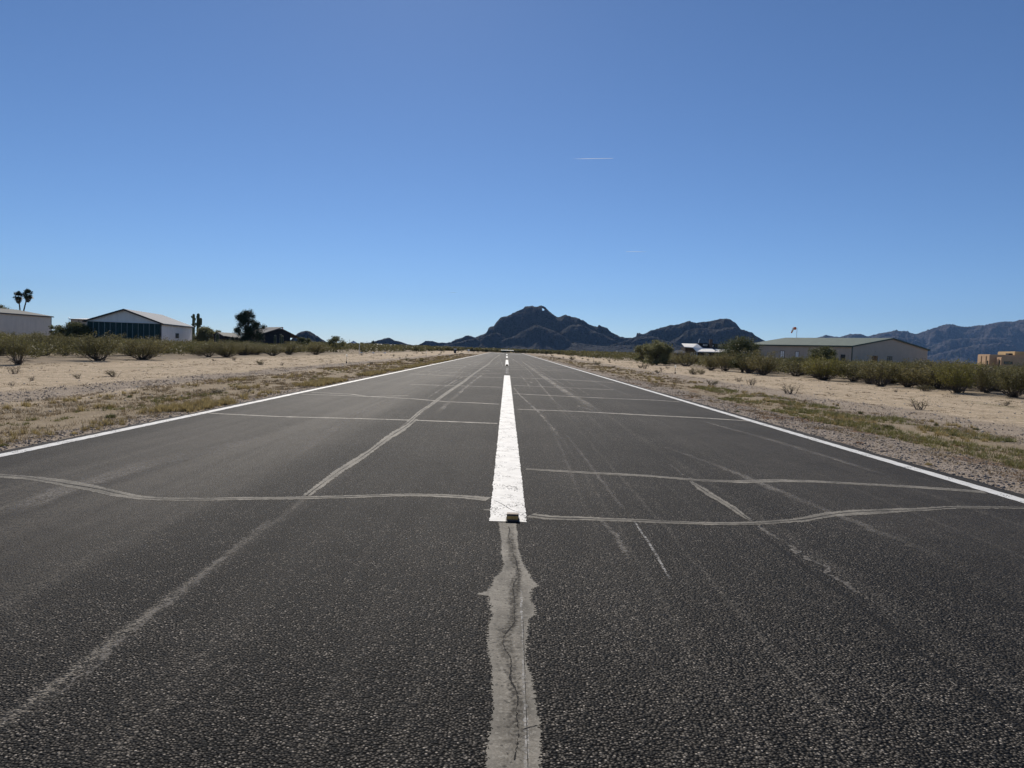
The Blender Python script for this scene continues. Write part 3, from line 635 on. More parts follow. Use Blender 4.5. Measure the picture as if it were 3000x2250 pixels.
def make_bush(name, meshes, leafmat, loc, rz, sc, label, cat, group=None):
    o = empty(name, loc, rz, label, cat, group); o.scale = sc
    link('branches', meshes[0], MAT['twig'], o); link('foliage', meshes[1], leafmat, o)
    return o
PROTO = [bush_mesh(s, 1.5, rr, st, lv, .047, lo) for s, rr, st, lv, lo in ((11, 1.25, 34, 7600, .20), (12, 1.1, 30, 6600, .22), (13, 1.4, 38, 8600, .15), (14, 1.0, 26, 5200, .34), (15, 1.3, 34, 7000, .16), (16, 1.15, 28, 4600, .30))]
protos = []
bush_count = 0
def bush(k, x, y, h, w, label, group, mat='creo', cat='bush'):
    """k-th prototype placed at (x, y), h tall and w across"""
    global bush_count
    key = (k, mat); sx = w/(1.78*(1.25, 1.1, 1.4, 1.0, 1.3, 1.15)[k]*.92); sz = h/1.46
    rz = RNG.uniform(0, 6.28); loc = (x, y, gz(x, y))
    for kk, o in protos:
        if kk == key: bush_count += 1; return copy_thing(o, loc, rz, (sx, sx*RNG.uniform(.9, 1.1), sz), label, group, cat)
    me = PROTO[k] if mat == 'creo' else (PROTO[k][0].copy(), PROTO[k][1].copy())
    o = make_bush('creosote_bush', me, MAT[mat], loc, rz, (sx, sx, sz), label, cat, group); protos.append((key, o)); bush_count += 1
    return o
GL, GR = 'creosote bushes of the left scrub belt', 'creosote bushes of the right scrub belt'
placed = []
def fb(px, py, hpx, wpx, k, label, group, mat='creo'):
    p = G(px, py); s = p[1]/F_PX; placed.append((p[0], p[1], wpx*s*.45)); return bush(k, p[0], p[1], hpx*s, wpx*s, label, group, mat)
# front rows, each where the photograph has it
fb(54, 1066, 84, 78, 3, 'vase-shaped olive bush with bare lower stems, nearest at the left edge of the sand', GL)
fb(-25, 1052, 80, 90, 0, 'olive bush cut by the left picture edge, behind the vase-shaped bush', GL)
fb(128, 1041, 66, 80, 4, 'olive bush with a dark twiggy grey skirt between the vase-shaped bush and the grey hangar', GL)
fb(190, 1040, 62, 64, 1, 'dense olive bush in front of the dark mesquite thicket on the left', GL)
fb(288, 1056, 80, 105, 0, 'large domed olive bush with a fringe of dead branches at its foot', GL)
fb(418, 1051, 66, 118, 2, 'wide low olive bush shading the sand in front of the teal hangar doors', GL)
fb(348, 1030, 50, 60, 1, 'olive bush half hidden between two wide bushes below the teal doors', GL)
fb(488, 1034, 36, 80, 4, 'olive bush standing in front of the white side wall of the hangar', GL)
fb(560, 1027, 34, 60, 5, 'thin open bush near the white hangar side wall window', GL)
fb(612, 1046, 44, 60, 5, 'sparse twiggy bush at the left end of the clump in front of the shed', GL)
fb(664, 1047, 46, 78, 2, 'low spreading dark bush on the sand below the pine tree', GL)
fb(722, 1040, 38, 56, 1, 'rounded olive bush just right of the low spreading bush under the pine', GL)
fb(798, 1042, 34, 70, 4, 'grey twiggy flattened bush in front of the brown gabled house', GL)
fb(848, 1039, 36, 50, 1, 'dark-footed olive bush right of the grey twiggy bush', GL)
fb(925, 1038, 34, 52, 0, 'olive bush below the rounded dark hill on the left', GL)
fb(2236, 1098, 68, 92, 1, 'feathery green bush in front of the left corner of the green-roofed hangar', GR)
fb(2196, 1092, 70, 70, 4, 'thorny dark-stemmed bush left of the feathery bush by the tan hangar', GR)
fb(2330, 1102, 62, 70, 5, 'open bush with bare trunks under the white windows of the tan hangar', GR)
fb(2412, 1112, 72, 116, 0, 'bright yellow-green bush in front of the tan hangar', GR, 'creoy')
fb(2500, 1116, 62, 76, 3, 'olive bush before the corner of the tan hangar', GR)
fb(2580, 1131, 84, 92, 3, 'tall upright vase-shaped bush in front of the hangar gable wall', GR)
fb(2660, 1130, 80, 88, 4, 'dark-stemmed bush right of the tall vase-shaped bush', GR)
fb(2735, 1132, 74, 88, 1, 'olive bush behind the pale rounded shrub', GR)
fb(2806, 1150, 92, 110, 0, 'large yellow-tinged bush in front of the blue mountain foot', GR, 'creoy')
fb(2890, 1152, 84, 70, 4, 'grey leafless-looking bush with a pale tuft below the adobe house', GR)
fb(2968, 1161, 96, 110, 2, 'big dark-footed bush near the right picture edge', GR)
fb(3040, 1166, 96, 100, 3, 'bush cut by the right picture edge', GR)
fb(2082, 1084, 50, 60, 1, 'small olive bush in front of the white-roofed house', GR)
fb(2125, 1087, 58, 64, 3, 'olive bush left of the dark-trunked tree by the white-roofed house', GR)
fb(2010, 1073, 44, 70, 4, 'low grey-green bush below the left end of the white-roofed house', GR)
r = random.Random(3)
LBL = 'olive creosote bush packed in the scrub belt left of the runway'
LBR = 'olive creosote bush packed in the scrub belt right of the runway'
def fill(n, fx, y0, y1, lab, grp, hr, gap):
    tries = got = 0
    while got < n and tries < n*60:
        tries += 1
        y = y0+(y1-y0)*r.random()**1.35; x = fx(y, r.random())
        if any((x-a)**2+((y-b)*.75)**2 < (gap+c*.35)**2 for a, b, c in placed): continue
        h = r.uniform(*hr)*(.62 if -.50 < x/y < -.40 else .84 if -.58 < x/y < -.50 else 1.12 if x/y < -.58 else 1); w = h*r.uniform(1.5, 2.3); placed.append((x, y, w*.3)); got += 1
        bush(r.randrange(6), x, y, h, w, lab, grp, 'creoy' if r.random() < .06 else 'creo')
fill(133, lambda y, u: -(27.5+max(0, (62-y))*.10)-u**1.25*(24+y*.55), 42, 116, LBL, GL, (1.0, 1.5), .6)
fill(133, lambda y, u: 24.5+max(0, 52-y)*.12+u**1.2*(22+y*.45), 38, 112, LBR, GR, (1.15, 1.7), .6)

# the far scrub that reads as one mass
def scrub_mass(name, spots, leaves, lsize, mat, label):
    r = np.random.default_rng(21); S = np.array(spots); n = len(S)
    pw = np.where(S[:, 1] < 90, 2.6, 1.0); k = r.choice(n, n*leaves, p=pw/pw.sum()); d = r.standard_normal((len(k), 3)); d /= np.linalg.norm(d, axis=1)[:, None]; d *= (r.random(len(k))**.4)[:, None]
    h = S[k, 2]; C = np.stack([S[k, 0]+d[:, 0]*h*.85, S[k, 1]+d[:, 1]*h*.85, h*.52+d[:, 2]*h*.50], -1)
    C[:, 2] += r.standard_normal(len(k))*.08*h
    C = C[C[:, 2] > .05]
    sz = lsize*np.clip(C[:, 1]/150, .34, 3.0)
    V, T = leaf_tris(C, sz, r)
    return tag(link(name, np_mesh(name, V, T), mat), label, 'scrub', kind='stuff')
spots = []
for _ in range(900):
    y = r.uniform(118, 330); x = -(24+r.random()**1.4*(40+y*.75)+max(0, y-200)*.0); spots.append((x, y, r.uniform(1.2, 1.8)))
for _ in range(900):
    y = r.uniform(118, 330); x = 20.5+r.random()**1.4*(40+y*.75); spots.append((x, y, r.uniform(1.2, 1.8)))
spots = [s for s in spots if not (s[1] < 165 and ((-84 < s[0] < -58 and s[1] > 122) or (50 < s[0] < 85 and s[1] > 124)))]
for _ in range(900):
    y = r.uniform(42, 120); spots.append((-(28.5+r.random()**1.3*(12+y*.5)), y, r.uniform(.85, 1.2))); y = r.uniform(41, 120); spots.append((25.5+r.random()**1.2*(10+y*.45), y, r.uniform(1.1, 1.5)))
spots = [q for q in spots if not (-72 < q[0] < -56 and 121 < q[1] < 126)]
for _ in range(1500):
    y = 292+r.random()**2*260; x = r.uniform(-1, 1)*(60+y*.35); spots.append((x, y, r.uniform(1.0, 1.75)))
for _ in range(1200):
    y = 550+r.random()*900; x = r.uniform(-1, 1)*(y*.8); spots.append((x, y, r.uniform(1.0, 1.9)))
scrub_mass('far_scrub', spots, 150, .24, MAT['creo'], 'even olive mass of far desert scrub at the runway end and behind the near bushes')

# small shrubs scattered on the sand
SM = [bush_mesh(41, .6, .42, 16, 420, .035, .25), bush_mesh(42, .6, .36, 12, 190, .030, .3), bush_mesh(43, .6, .5, 20, 700, .04, .12), bush_mesh(44, .6, .40, 11, 60, .028, .5)]
sprot = {}
SW = (.86, .74, 1.0, .8)
GS = 'small shrubs scattered on the sand verge'
def shrub(o, s, bx, by, hz, wz, k, label, mat='creo', name='desert_shrub', grp=GS):
    p = G(o[0]+bx/s, o[1]+by/s); m = p[1]/F_PX/s; h = hz*m; w = wz*m
    loc = (p[0], p[1], gz(p[0], p[1])); sc = (w/SW[k], w/SW[k], h/.62); rz = RNG.uniform(0, 6.28)
    if (k, mat) in sprot: return copy_thing(sprot[(k, mat)], loc, rz, sc, label, grp)
    used = any(q[0] == k for q in sprot); me = (SM[k][0].copy(), SM[k][1].copy()) if used else SM[k]
    ob = make_bush(name, me, MAT[mat], loc, rz, sc, label, 'shrub', grp); sprot[(k, mat)] = ob; return ob
z1, z2, z8, r1, z1c, r5, z7, r3, z4, r4 = ((0, 830), 4.424), ((450, 870), 4.424), ((0, 1050), 3.687), ((500, 1000), 3.16), ((1000, 960), 7.373), ((1800, 900), 4.424), ((2500, 900), 4.424), ((1700, 1000), 3.16), ((1300, 870), 3.687), ((2300, 1050), 3.16)
SH = [
 (z1, 175, 1170, 105, 140, 1, 'spindly grey shrub on the sand right below the vase-shaped bush'),
 (z1, 405, 1258, 62, 95, 1, 'small leaning shrub on the sand second from the left edge'),
 (z1, 155, 1325, 66, 80, 3, 'nearly bare twiggy sprig at the left edge nearest the gravel band'),
 (z1, 535, 1102, 18, 36, 1, 'tiny brown sprig alone on the sand below the grey-skirted bush'),
 (z1, 1015, 1228, 68, 120, 0, 'compact rounded shrub on the sand left of the bigger green one'),
 (z1, 1475, 1202, 100, 165, 0, 'leafy round-topped green shrub on the sand below the teal hangar doors'),
 (z2, 785, 828, 38, 55, 0, 'little round shrub on the sand below the bush clump by the shed'),
 (z2, 1048, 822, 58, 80, 1, 'small upright shrub at the right foot of the low spreading bush'),
 (z2, 1385, 884, 84, 105, 2, 'bright green bristly shrub alone on the sand below the brown house'),
 (z2, 1665, 882, 52, 55, 1, 'thin small shrub right of the bristly green one'),
 (z8, 310, 432, 44, 40, 3, 'dry sprig on the sand just above the gravel band at far left'),
 (z8, 1880, 442, 40, 95, 1, 'brownish sprig in the dry verge next to a grey tuft'),
 (z8, 2010, 468, 52, 85, 3, 'grey feathery tuft in the dry verge next to a brownish sprig'),
 (r1, 410, 472, 46, 170, 0, 'broad dark flattened shrub in the dry verge by the left edge line'),
 (r1, 710, 464, 36, 75, 0, 'small dark shrub in the dry verge right of the broad flattened one'),
 (z1c, 860, 612, 44, 40, 2, 'tiny round shrub furthest left of the far dotted row'),
 (z1c, 1130, 622, 62, 44, 2, 'small tall dark shrub in the middle of the far left verge'),
 (z1c, 545, 562, 40, 50, 1, 'little shrub standing beside the white-footed posts'),
 (z1c, 1265, 657, 62, 40, 1, 'spindly two-tiered sprig on the far left verge'),
 (z1c, 1420, 608, 54, 44, 1, 'loose upright sprig on the far left verge beyond the yellowish pair'),
 (z1c, 1400, 637, 30, 50, 0, 'low sprig directly behind the yellowish pair'),
 (z1c, 660, 784, 64, 130, 1, 'dark red-brown leaning shrub near the white-topped runway light'),
 (z1c, 1400, 712, 78, 90, 2, 'yellowish green left shrub of a touching pair on the verge', 'creoy'),
 (z1c, 1478, 714, 50, 70, 2, 'dark green right shrub of a touching pair on the verge'),
 (z1c, 1725, 730, 98, 112, 2, 'yellowish two-lobed shrub close to the left edge line', 'creoy'),
 (z1c, 1520, 598, 32, 34, 0, 'dot-like shrub to the right of the loose upright sprig'),
 (z1c, 1960, 545, 36, 44, 2, 'dark dot-like shrub far along the left verge', None, 2),
 (z1c, 2110, 582, 34, 50, 2, 'dark flat shrub far along the left verge near the edge line'),
 (r5, 405, 797, 92, 105, 1, 'upright open shrub on the right verge below the pale palo verde'),
 (r5, 335, 782, 38, 52, 0, 'small round shrub left of the upright open shrub'),
 (r5, 490, 754, 34, 52, 2, 'dark round shrub against the foot of the scrub belt'),
 (r5, 566, 858, 54, 85, 0, 'low leafy shrub left of the right runway light'),
 (r5, 608, 832, 72, 36, 1, 'thin upright sprig just behind the low leafy shrub'),
 (r5, 685, 792, 34, 44, 0, 'tiny shrub between the sprig and the right runway light'),
 (r5, 1022, 862, 118, 130, 2, 'large leafy shrub, left of a pair right of the runway light'),
 (r5, 1130, 858, 92, 92, 2, 'rounded leafy shrub, right of a pair right of the runway light'),
 (r5, 1255, 1008, 90, 180, 0, 'wide bristly green shrub standing on the grey gravel'),
 (r5, 1600, 957, 76, 95, 1, 'pale open shrub on the mossy sand'),
 (r5, 1775, 1004, 108, 120, 1, 'angular twiggy shrub on the sand right of the pale open one'),
 (r3, 1945, 474, 108, 150, 1, 'tall sparse shrub with side branch on the sand by the gravel edge'),
 (z7, 870, 1324, 158, 230, 1, 'fan-shaped sparse yellowish shrub alone on the near right sand', 'creoy'),
 (z7, 545, 1078, 48, 66, 1, 'small dark sprig at the foot of the vase-shaped bush'),
 (z7, 1970, 1272, 84, 100, 0, 'small dense shrub on the sand at the far right'),
 (z7, 930, 1080, 104, 210, 2, 'pale grey-green rounded shrub at the front of the right scrub belt'),
 (z7, 1170, 1085, 30, 120, 3, 'dry fallen twigs right of the pale rounded shrub'),
 (z4, 1385, 678, 44, 64, 2, 'dark compact shrub on the far right verge'),
 (z4, 1650, 728, 50, 96, 2, 'wide dark shrub on the right verge nearer than the compact one'),
 (z4, 1820, 763, 36, 70, 0, 'low shrub on the right verge beside the dry grass'),
 (z4, 2120, 768, 38, 44, 0, 'small leafy shrub left of the upright open shrub pair', None),
 (z4, 1250, 672, 26, 36, 2, 'tiny dark shrub far along the right verge'),
 (z4, 1800, 708, 18, 40, 0, 'flat speck-like shrub on the far right sand'),
 (z4, 2015, 712, 18, 44, 0, 'flat dark shrub near the foot of the far right scrub')]
for e in SH[:]:
    o, bx, by, hz, wz, k, lab = e[:7]; mt = e[7] if len(e) > 7 and e[7] else 'creo'
    shrub(o[0], o[1], bx, by, hz, wz, k, lab, mt)
TL = 'tiny dark shrub dotted along the far verges of the runway'
for i in range(36):
    s = r.choice((-1, 1)); y = r.uniform(95, 270); x = s*r.uniform(9, 21); h = r.uniform(.2, .45)
    k = r.randrange(3); o = sprot.get((k, 'creo'))
    copy_thing(o, (x, y, gz(x, y)), r.uniform(0, 6), (h*1.7/SW[k], h*1.7/SW[k], h/.62), TL, 'tiny shrubs along the far verges')

# grass: blades in tufts
def blades(spots, n, hh, spread, r, lean=.5):
    """spots: (x,y,scale)"""
    S = np.array(spots); k = np.repeat(np.arange(len(S)), n); m = len(k); sc = S[k, 2]
    a = r.uniform(0, 2*math.pi, m); rr = np.abs(r.standard_normal(m))*spread*sc
    bx, by = S[k, 0]+np.cos(a)*rr, S[k, 1]+np.sin(a)*rr; h = hh*sc*r.uniform(.4, 1.15, m)
    a2 = a+r.normal(0, .8, m); ln = h*lean*r.uniform(.2, 1.3, m); w = np.maximum(.005, .00042*S[k, 1])*r.uniform(.7, 1.5, m)
    zb = np.array([gz(p[0], p[1]) for p in S])[k]-.01
    px, py = -np.sin(a2)*w, np.cos(a2)*w
    V = np.stack([np.stack([bx-px, by-py, zb], -1), np.stack([bx+px, by+py, zb], -1), np.stack([bx+np.cos(a2)*ln, by+np.sin(a2)*ln, zb+h], -1)], 1).reshape(-1, 3)
    return V, np.arange(3*m).reshape(-1, 3)
def grass(name, spots, n, hh, spread, mat, label, lean=.6, seed=1):
    V, T = blades(spots, n, hh, spread, np.random.default_rng(seed), lean)
    return tag(link(name, np_mesh(name, V, T), MAT[mat]), label, 'grass', kind='stuff')
def scatter(n, x0, x1, y0, y1, clump, seed, s0=.5, s1=1.2, thr=-.05):
    rr = random.Random(seed); out = []; tries = 0
    while len(out) < n and tries < n*40:
        tries += 1
        y = y0*(y1/y0)**(rr.random()**.9); x = rr.uniform(x0, x1)
        if mnoise.noise(Vector((x*clump, y*clump*.45, seed))) < thr: continue
        out.append((x, y, rr.uniform(s0, s1)))
    return out
grass('dry_grass', scatter(2900, -11.2, -6.7, 7.5, 170, .7, 1, .5, 1.2, -.2)+scatter(1700, 6.9, 11, 7.5, 170, .7, 2, .5, 1.2, -.12), 26, .075, .10, 'brown', 'brown dry grass litter on the shoulders of the runway', 1.3)
grass('straw_grass', scatter(800, -7.3, -6.55, 8.5, 90, .5, 3, .6, 1.2, -.1)+scatter(500, -10.5, -6.6, 9, 120, .8, 4, .4, 1.0, .12)+scatter(420, 7.8, 11.2, 9, 100, .8, 5, .4, .9, .1), 42, .15, .055, 'dry', 'yellow straw grass tufts along the runway edge', .55)
grass('green_grass', scatter(1100, 7.7, 10.7, 8, 34, .8, 6, .5, 1.1, .02)+scatter(160, -9.5, -7, 9, 40, .8, 7, .4, .8, .2), 34, .10, .09, 'green', 'low green grass patches on the right shoulder of the runway', .8)
grass('sand_grass', scatter(2600, -24, -10.5, 13, 120, .6, 8, .3, .9, .0)+scatter(2400, 10.5, 24, 13, 120, .6, 9, .3, .9, .0), 12, .05, .12, 'brown', 'thin dead grass bits strewn over the sand', 1.6)
grass('rusty_weeds', scatter(260, 6.35, 8.4, 8, 40, .9, 10, .5, 1.0, .18), 30, .05, .12, 'rust', 'rust brown flattened weeds at the right edge of the asphalt', 1.6)
def clump(o, s, bx, by, hz, wz, label, mat='dkgrass', n=240):
    p = G(o[0]+bx/s, o[1]+by/s); m = p[1]/F_PX/s
    rr = np.random.default_rng(int(bx+by)); N = n; a = rr.uniform(0, 6.28, N); q = np.sqrt(rr.random(N))*wz*m*.30
    h = hz*m*rr.uniform(.5, 1.1, N)*(1-.5*q/(wz*m*.31)); w = .007*rr.uniform(.6, 1.4, N); l = wz*m*.22*rr.uniform(.1, 1.2, N)
    b = np.stack([np.cos(a)*q, np.sin(a)*q, np.full(N, -.02)], -1); t = np.stack([-np.sin(a), np.cos(a), 0*a], -1)*w[:, None]
    tip = b+np.stack([np.cos(a)*l, np.sin(a)*l, h], -1)
    V = np.stack([b-t, b+t, tip], 1).reshape(-1, 3)
    ob = link('grass_clump', np_mesh('grass_clump', V, np.arange(3*N).reshape(-1, 3)), MAT[mat]); ob.location = (p[0], p[1], gz(p[0], p[1]))
    return tag(ob, label, 'grass clump', 'grass clumps on the runway shoulders')
for e in ((r4, 965, 640, 62, 120, 'dark green grass clump, left of three on the right shoulder'), (r4, 1285, 640, 60, 120, 'dark green grass clump, middle of three on the right shoulder'),
          (r4, 1545, 700, 66, 150, 'dark green grass clump, largest of three on the right shoulder'), (r4, 700, 500, 40, 60, 'small green tuft standing alone above the grassy strip'),
          (r4, 1400, 615, 46, 60, 'small tuft beside the middle dark grass clump'), (r4, 1770, 655, 36, 80, 'pale green tuft on the sand right of the dark clumps'),
          (r4, 2040, 755, 50, 110, 'grey-green tuft near the right picture edge'), (r4, 1330, 965, 46, 90, 'straw-tipped tuft among rusty weeds on the gravel', 'dry'),
          (r4, 690, 770, 36, 120, 'brown weedy tuft on the gravel by the right edge line', 'rust'), (r4, 190, 545, 36, 70, 'green tuft at the left end of the grassy strip'),
          (r3, 1455, 640, 26, 80, 'flat dark tuft on the grey gravel', 'dkgrass'), (z8, 1195, 625, 76, 160, 'dark grey-green grass clump on the left shoulder'),
          (z8, 1115, 705, 44, 110, 'yellow grass clump below the dark grey-green one', 'dry'), (z8, 800, 795, 60, 90, 'straw yellow clump by the gravelly left edge', 'dry'),
          (z8, 905, 765, 36, 80, 'brown tuft right of the straw yellow clump', 'brown'), (z8, 40, 915, 60, 150, 'green-yellow clump at the left picture edge', 'green'),
          (z8, 470, 735, 30, 110, 'dull grey-green flattened tuft on the left shoulder'), (z8, 1140, 405, 44, 150, 'grey brush tuft, left of a row along the sand', 'brown'),
          (z8, 1400, 400, 46, 90, 'greenish brush tuft in the middle of a row along the sand')):
    clump(*e[0], *e[1:6], *(e[6:7] or ('dkgrass',)))

# pebbles
def pebbles(name, spots, mat, label):
    S = np.array(spots); n = len(S); r = np.random.default_rng(5)
    base = np.array([(1, 0, 0), (-1, 0, 0), (0, 1, 0), (0, -1, 0), (0, 0, 1), (0, 0, -1)], float)
    F8 = np.array([(0, 2, 4), (2, 1, 4), (1, 3, 4), (3, 0, 4), (2, 0, 5), (1, 2, 5), (3, 1, 5), (0, 3, 5)])
    V = base[None]*(S[:, 2][:, None, None]*r.uniform(.5, 1.2, (n, 6, 1)))*np.array([1, 1, .62])
    a = r.uniform(0, 6.28, n); c, s = np.cos(a)[:, None], np.sin(a)[:, None]
    x, y = V[..., 0]*c-V[..., 1]*s, V[..., 0]*s+V[..., 1]*c
    zb = np.array([gz(p[0], p[1]) for p in S])
    V = np.stack([x+S[:, 0:1], y+S[:, 1:2], V[..., 2]+zb[:, None]+S[:, 2:3]*.25], -1).reshape(-1, 3)
    T = (F8[None]+np.arange(n)[:, None, None]*6).reshape(-1, 3)
    return tag(link(name, np_mesh(name, V, T), mat), label, 'gravel', kind='stuff')
pr = random.Random(8)
def pspots(n, x0, x1, y0, y1, a, b): return [(pr.uniform(x0, x1), y0*(y1/y0)**pr.random(), a+(b-a)*pr.random()**3) for _ in range(n)]
pebbles('gravel', pspots(5200, 6.22, 7.7, 7.5, 45, .010, .035)+pspots(2600, -7.0, -6.45, 8, 45, .010, .03)+pspots(2600, 9.8, 13.0, 11, 60, .012, .04)+pspots(3000, -13.1, -11.0, 15, 60, .014, .04), MAT['stone'], 'grey stones of the gravel bands beside the runway')
pebbles('sand_stones', pspots(2500, 10, 25, 12, 90, .012, .05)+pspots(2000, -25, -8, 12, 90, .012, .045), MAT['stonel'], 'small pale stones strewn over the sand')

# ------------------------------------------------------------------ trees
def tree(name, px, Y, top_px, w_px, label, mat, seed, group=None, blobs=26, leaves=9000, lsize=.10, low=.25, trunks=3, flat=.75, trunk_r=.10, shape=None, base_z=0.0):
    """spreading tree: forked trunk with limbs, leaves in clumps round the limb ends"""
    r = np.random.default_rng(seed); top = AT(px, top_px, Y); h = top[2]; w = w_px*Y/F_PX/2
    root = empty(name, (top[0], Y, gz(top[0], Y)), 0, label, 'tree', group); mb = MB(); C = []; ends = []
    for t in range(trunks):
        a = r.uniform(0, 6.28); d = np.array([math.cos(a), math.sin(a), 0])
        P = [np.array([0, 0, -.1])+d*.05, d*w*.10+np.array([0, 0, h*.18]), d*w*.28+np.array([0, 0, h*.42])]
        mb.tube(P, [trunk_r, trunk_r*.8, trunk_r*.55], 7, False); ends.append(P[-1])
    for k in range(blobs):
        if shape: c, s = shape(k, r, h, w)
        else:
            a = r.uniform(0, 6.28); q = math.sqrt(r.random())*.82; zc = low+(1-low)*r.random()**.8
            zc = min(zc, 1-.5*q*q); c = np.array([math.cos(a)*q*w, math.sin(a)*q*w, zc*h*.92]); s = w*r.uniform(.20, .40)
        e = min(ends, key=lambda p: np.linalg.norm(p-c)); m = (e+c)/2+np.array([0, 0, -.06*h])+r.standard_normal(3)*.05*w
        mb.tube([e, m, c], [trunk_r*.42, trunk_r*.25, trunk_r*.08], 5, False)
        n = int(leaves*2.2/blobs); u = r.standard_normal((n, 3)); u /= np.linalg.norm(u, axis=1)[:, None]; u *= (r.random(n)**.45*(1+.35*r.standard_normal(n)))[:, None]
        C.append(c+u*s*np.array([1, 1, flat]))
        for _ in range(3):
            v = r.standard_normal(3); v[2] = abs(v[2])*.5; tip = c+v/np.linalg.norm(v)*s*1.15
            mb.tube([c, tip], [trunk_r*.08, trunk_r*.03], 3, False); C.append(tip+r.standard_normal((max(2, n//25), 3))*s*.12)
    C = np.concatenate(C); C = C[(C[:, 2] > .03*h) & (C[:, 2] < h*1.02)]
    mb.build('trunk', MAT['bark'], root)
    V, T = leaf_tris(C, lsize, r); link('crown', np_mesh('crown', V, T), mat, root)
    return root
TG = 'desert trees among the buildings'
tree('palo_verde_tree', 603, 142, 955, 64, 'pale bushy palo verde between the white hangar and the shed, hiding the cactus feet', MAT['palo'], 31, TG, 30, 8000, .16, .12)
tree('palo_verde_tree', 640, 165, 965, 56, 'thin pale tree behind the shed roof', MAT['palo'], 32, TG, 18, 2600, .18, .3)
tree('mesquite_tree', 222, 122, 943, 92, 'broad dark mesquite hard against the left corner of the white hangar', MAT['mesq'], 33, TG, 40, 12000, .15, .08)
tree('mesquite_tree', 166, 128, 947, 40, 'thin light mesquite beside the right end of the grey hangar', MAT['palo'], 34, TG, 16, 2200, .15, .1)
tree('broadleaf_tree', -14, 170, 885, 86, 'large yellowing tree rising behind the grey hangar roof at the left edge', MAT['palo'], 35, TG, 34, 8000, .26, .3, trunk_r=.2)
tree('broadleaf_tree', 47, 185, 908, 18, 'small round treetop behind the grey hangar roof below the palms', MAT['mesq'], 36, TG, 14, 2000, .2, .3)
tree('broadleaf_tree', 105, 185, 917, 18, 'small dark treetop behind the right part of the grey hangar roof', MAT['mesq'], 37, TG, 14, 1800, .2, .3)
tree('palo_verde_tree', 1928, 100, 996, 86, 'tall pale green palo verde left of the white-roofed house', MAT['palo'], 38, TG, 46, 13000, .11, .0)
tree('palo_verde_tree', 1890, 112, 1007, 60, 'lower palo verde half behind the tall pale green one', MAT['palo'], 39, TG, 30, 6000, .12, .0)
tree('mesquite_tree', 2163, 100, 984, 124, 'wide mesquite tree covering the right half of the white-roofed house', MAT['mesq'], 40, TG, 46, 11000, .11, .05)
tree('mesquite_tree', 2178, 70, 1035, 66, 'dark-trunked low mesquite in front of the gap between house and tan hangar', MAT['mesq'], 45, TG, 24, 6000, .08, .15)
tree('mesquite_tree', 2412, 92, 1015, 92, 'rounded mesquite standing against the long wall of the tan hangar', MAT['mesq'], 41, TG, 34, 10000, .10, .10)
tree('mesquite_tree', 2330, 80, 1046, 64, 'low dark mesquite left of the yellow-green bush', MAT['mesq'], 42, TG, 20, 4200, .09, .1)
tree('mesquite_tree', 985, 128, 985, 60, 'sparse tree at the foot of the dark hill on the left', MAT['mesq'], 43, TG, 18, 2000, .15, .1)
tree('mesquite_tree', 890, 120, 988, 54, 'low mesquite just right of the brown house porch', MAT['mesq'], 46, TG, 18, 2400, .13, .1)
for px, Y, tp, w in ((1060, 420, 1003, 10), (1093, 520, 996, 9), (1098, 430, 1004, 14), (1154, 380, 1010, 14)):
    tree('mesquite_tree', px, Y, tp, w, 'tiny dark tree on the left horizon line beyond the scrub', MAT['mesq'], int(px), 'tiny horizon trees', 10, 500, .5, .2, 2, trunk_r=.2)
# pine: tiers of upswept tufts round one trunk
def pine_shape(k, r, h, w):
    u = (k+.5)/64; z = h*(.04+.88*u)
    env = w*(1.22 if u < .28 else .92 if u < .34 else .98 if u < .72 else .98-2.1*(u-.72))
    a = r.uniform(0, 6.28); q = math.sqrt(r.uniform(.15, 1)); return np.array([math.cos(a)*env*q, math.sin(a)*env*q, z+.12*h*q*(.3 if u < .8 else .0)]), w*r.uniform(.17, .26)
pn = tree('pine_tree', 728, 106, 905, 92, 'tall dark green pine between the shed and the brown house', MAT['pine'], 50, None, 64, 20000, .085, .1, 1, 1.0, .16, pine_shape)
b = MB(); hh = AT(728, 905, 106)[2]; b.tube([(0, 0, -.1), (.05, 0, hh*.5), (0, 0, hh*.93)], [.17, .11, .03], 8); b.build('upper_trunk', MAT['bark'], pn)

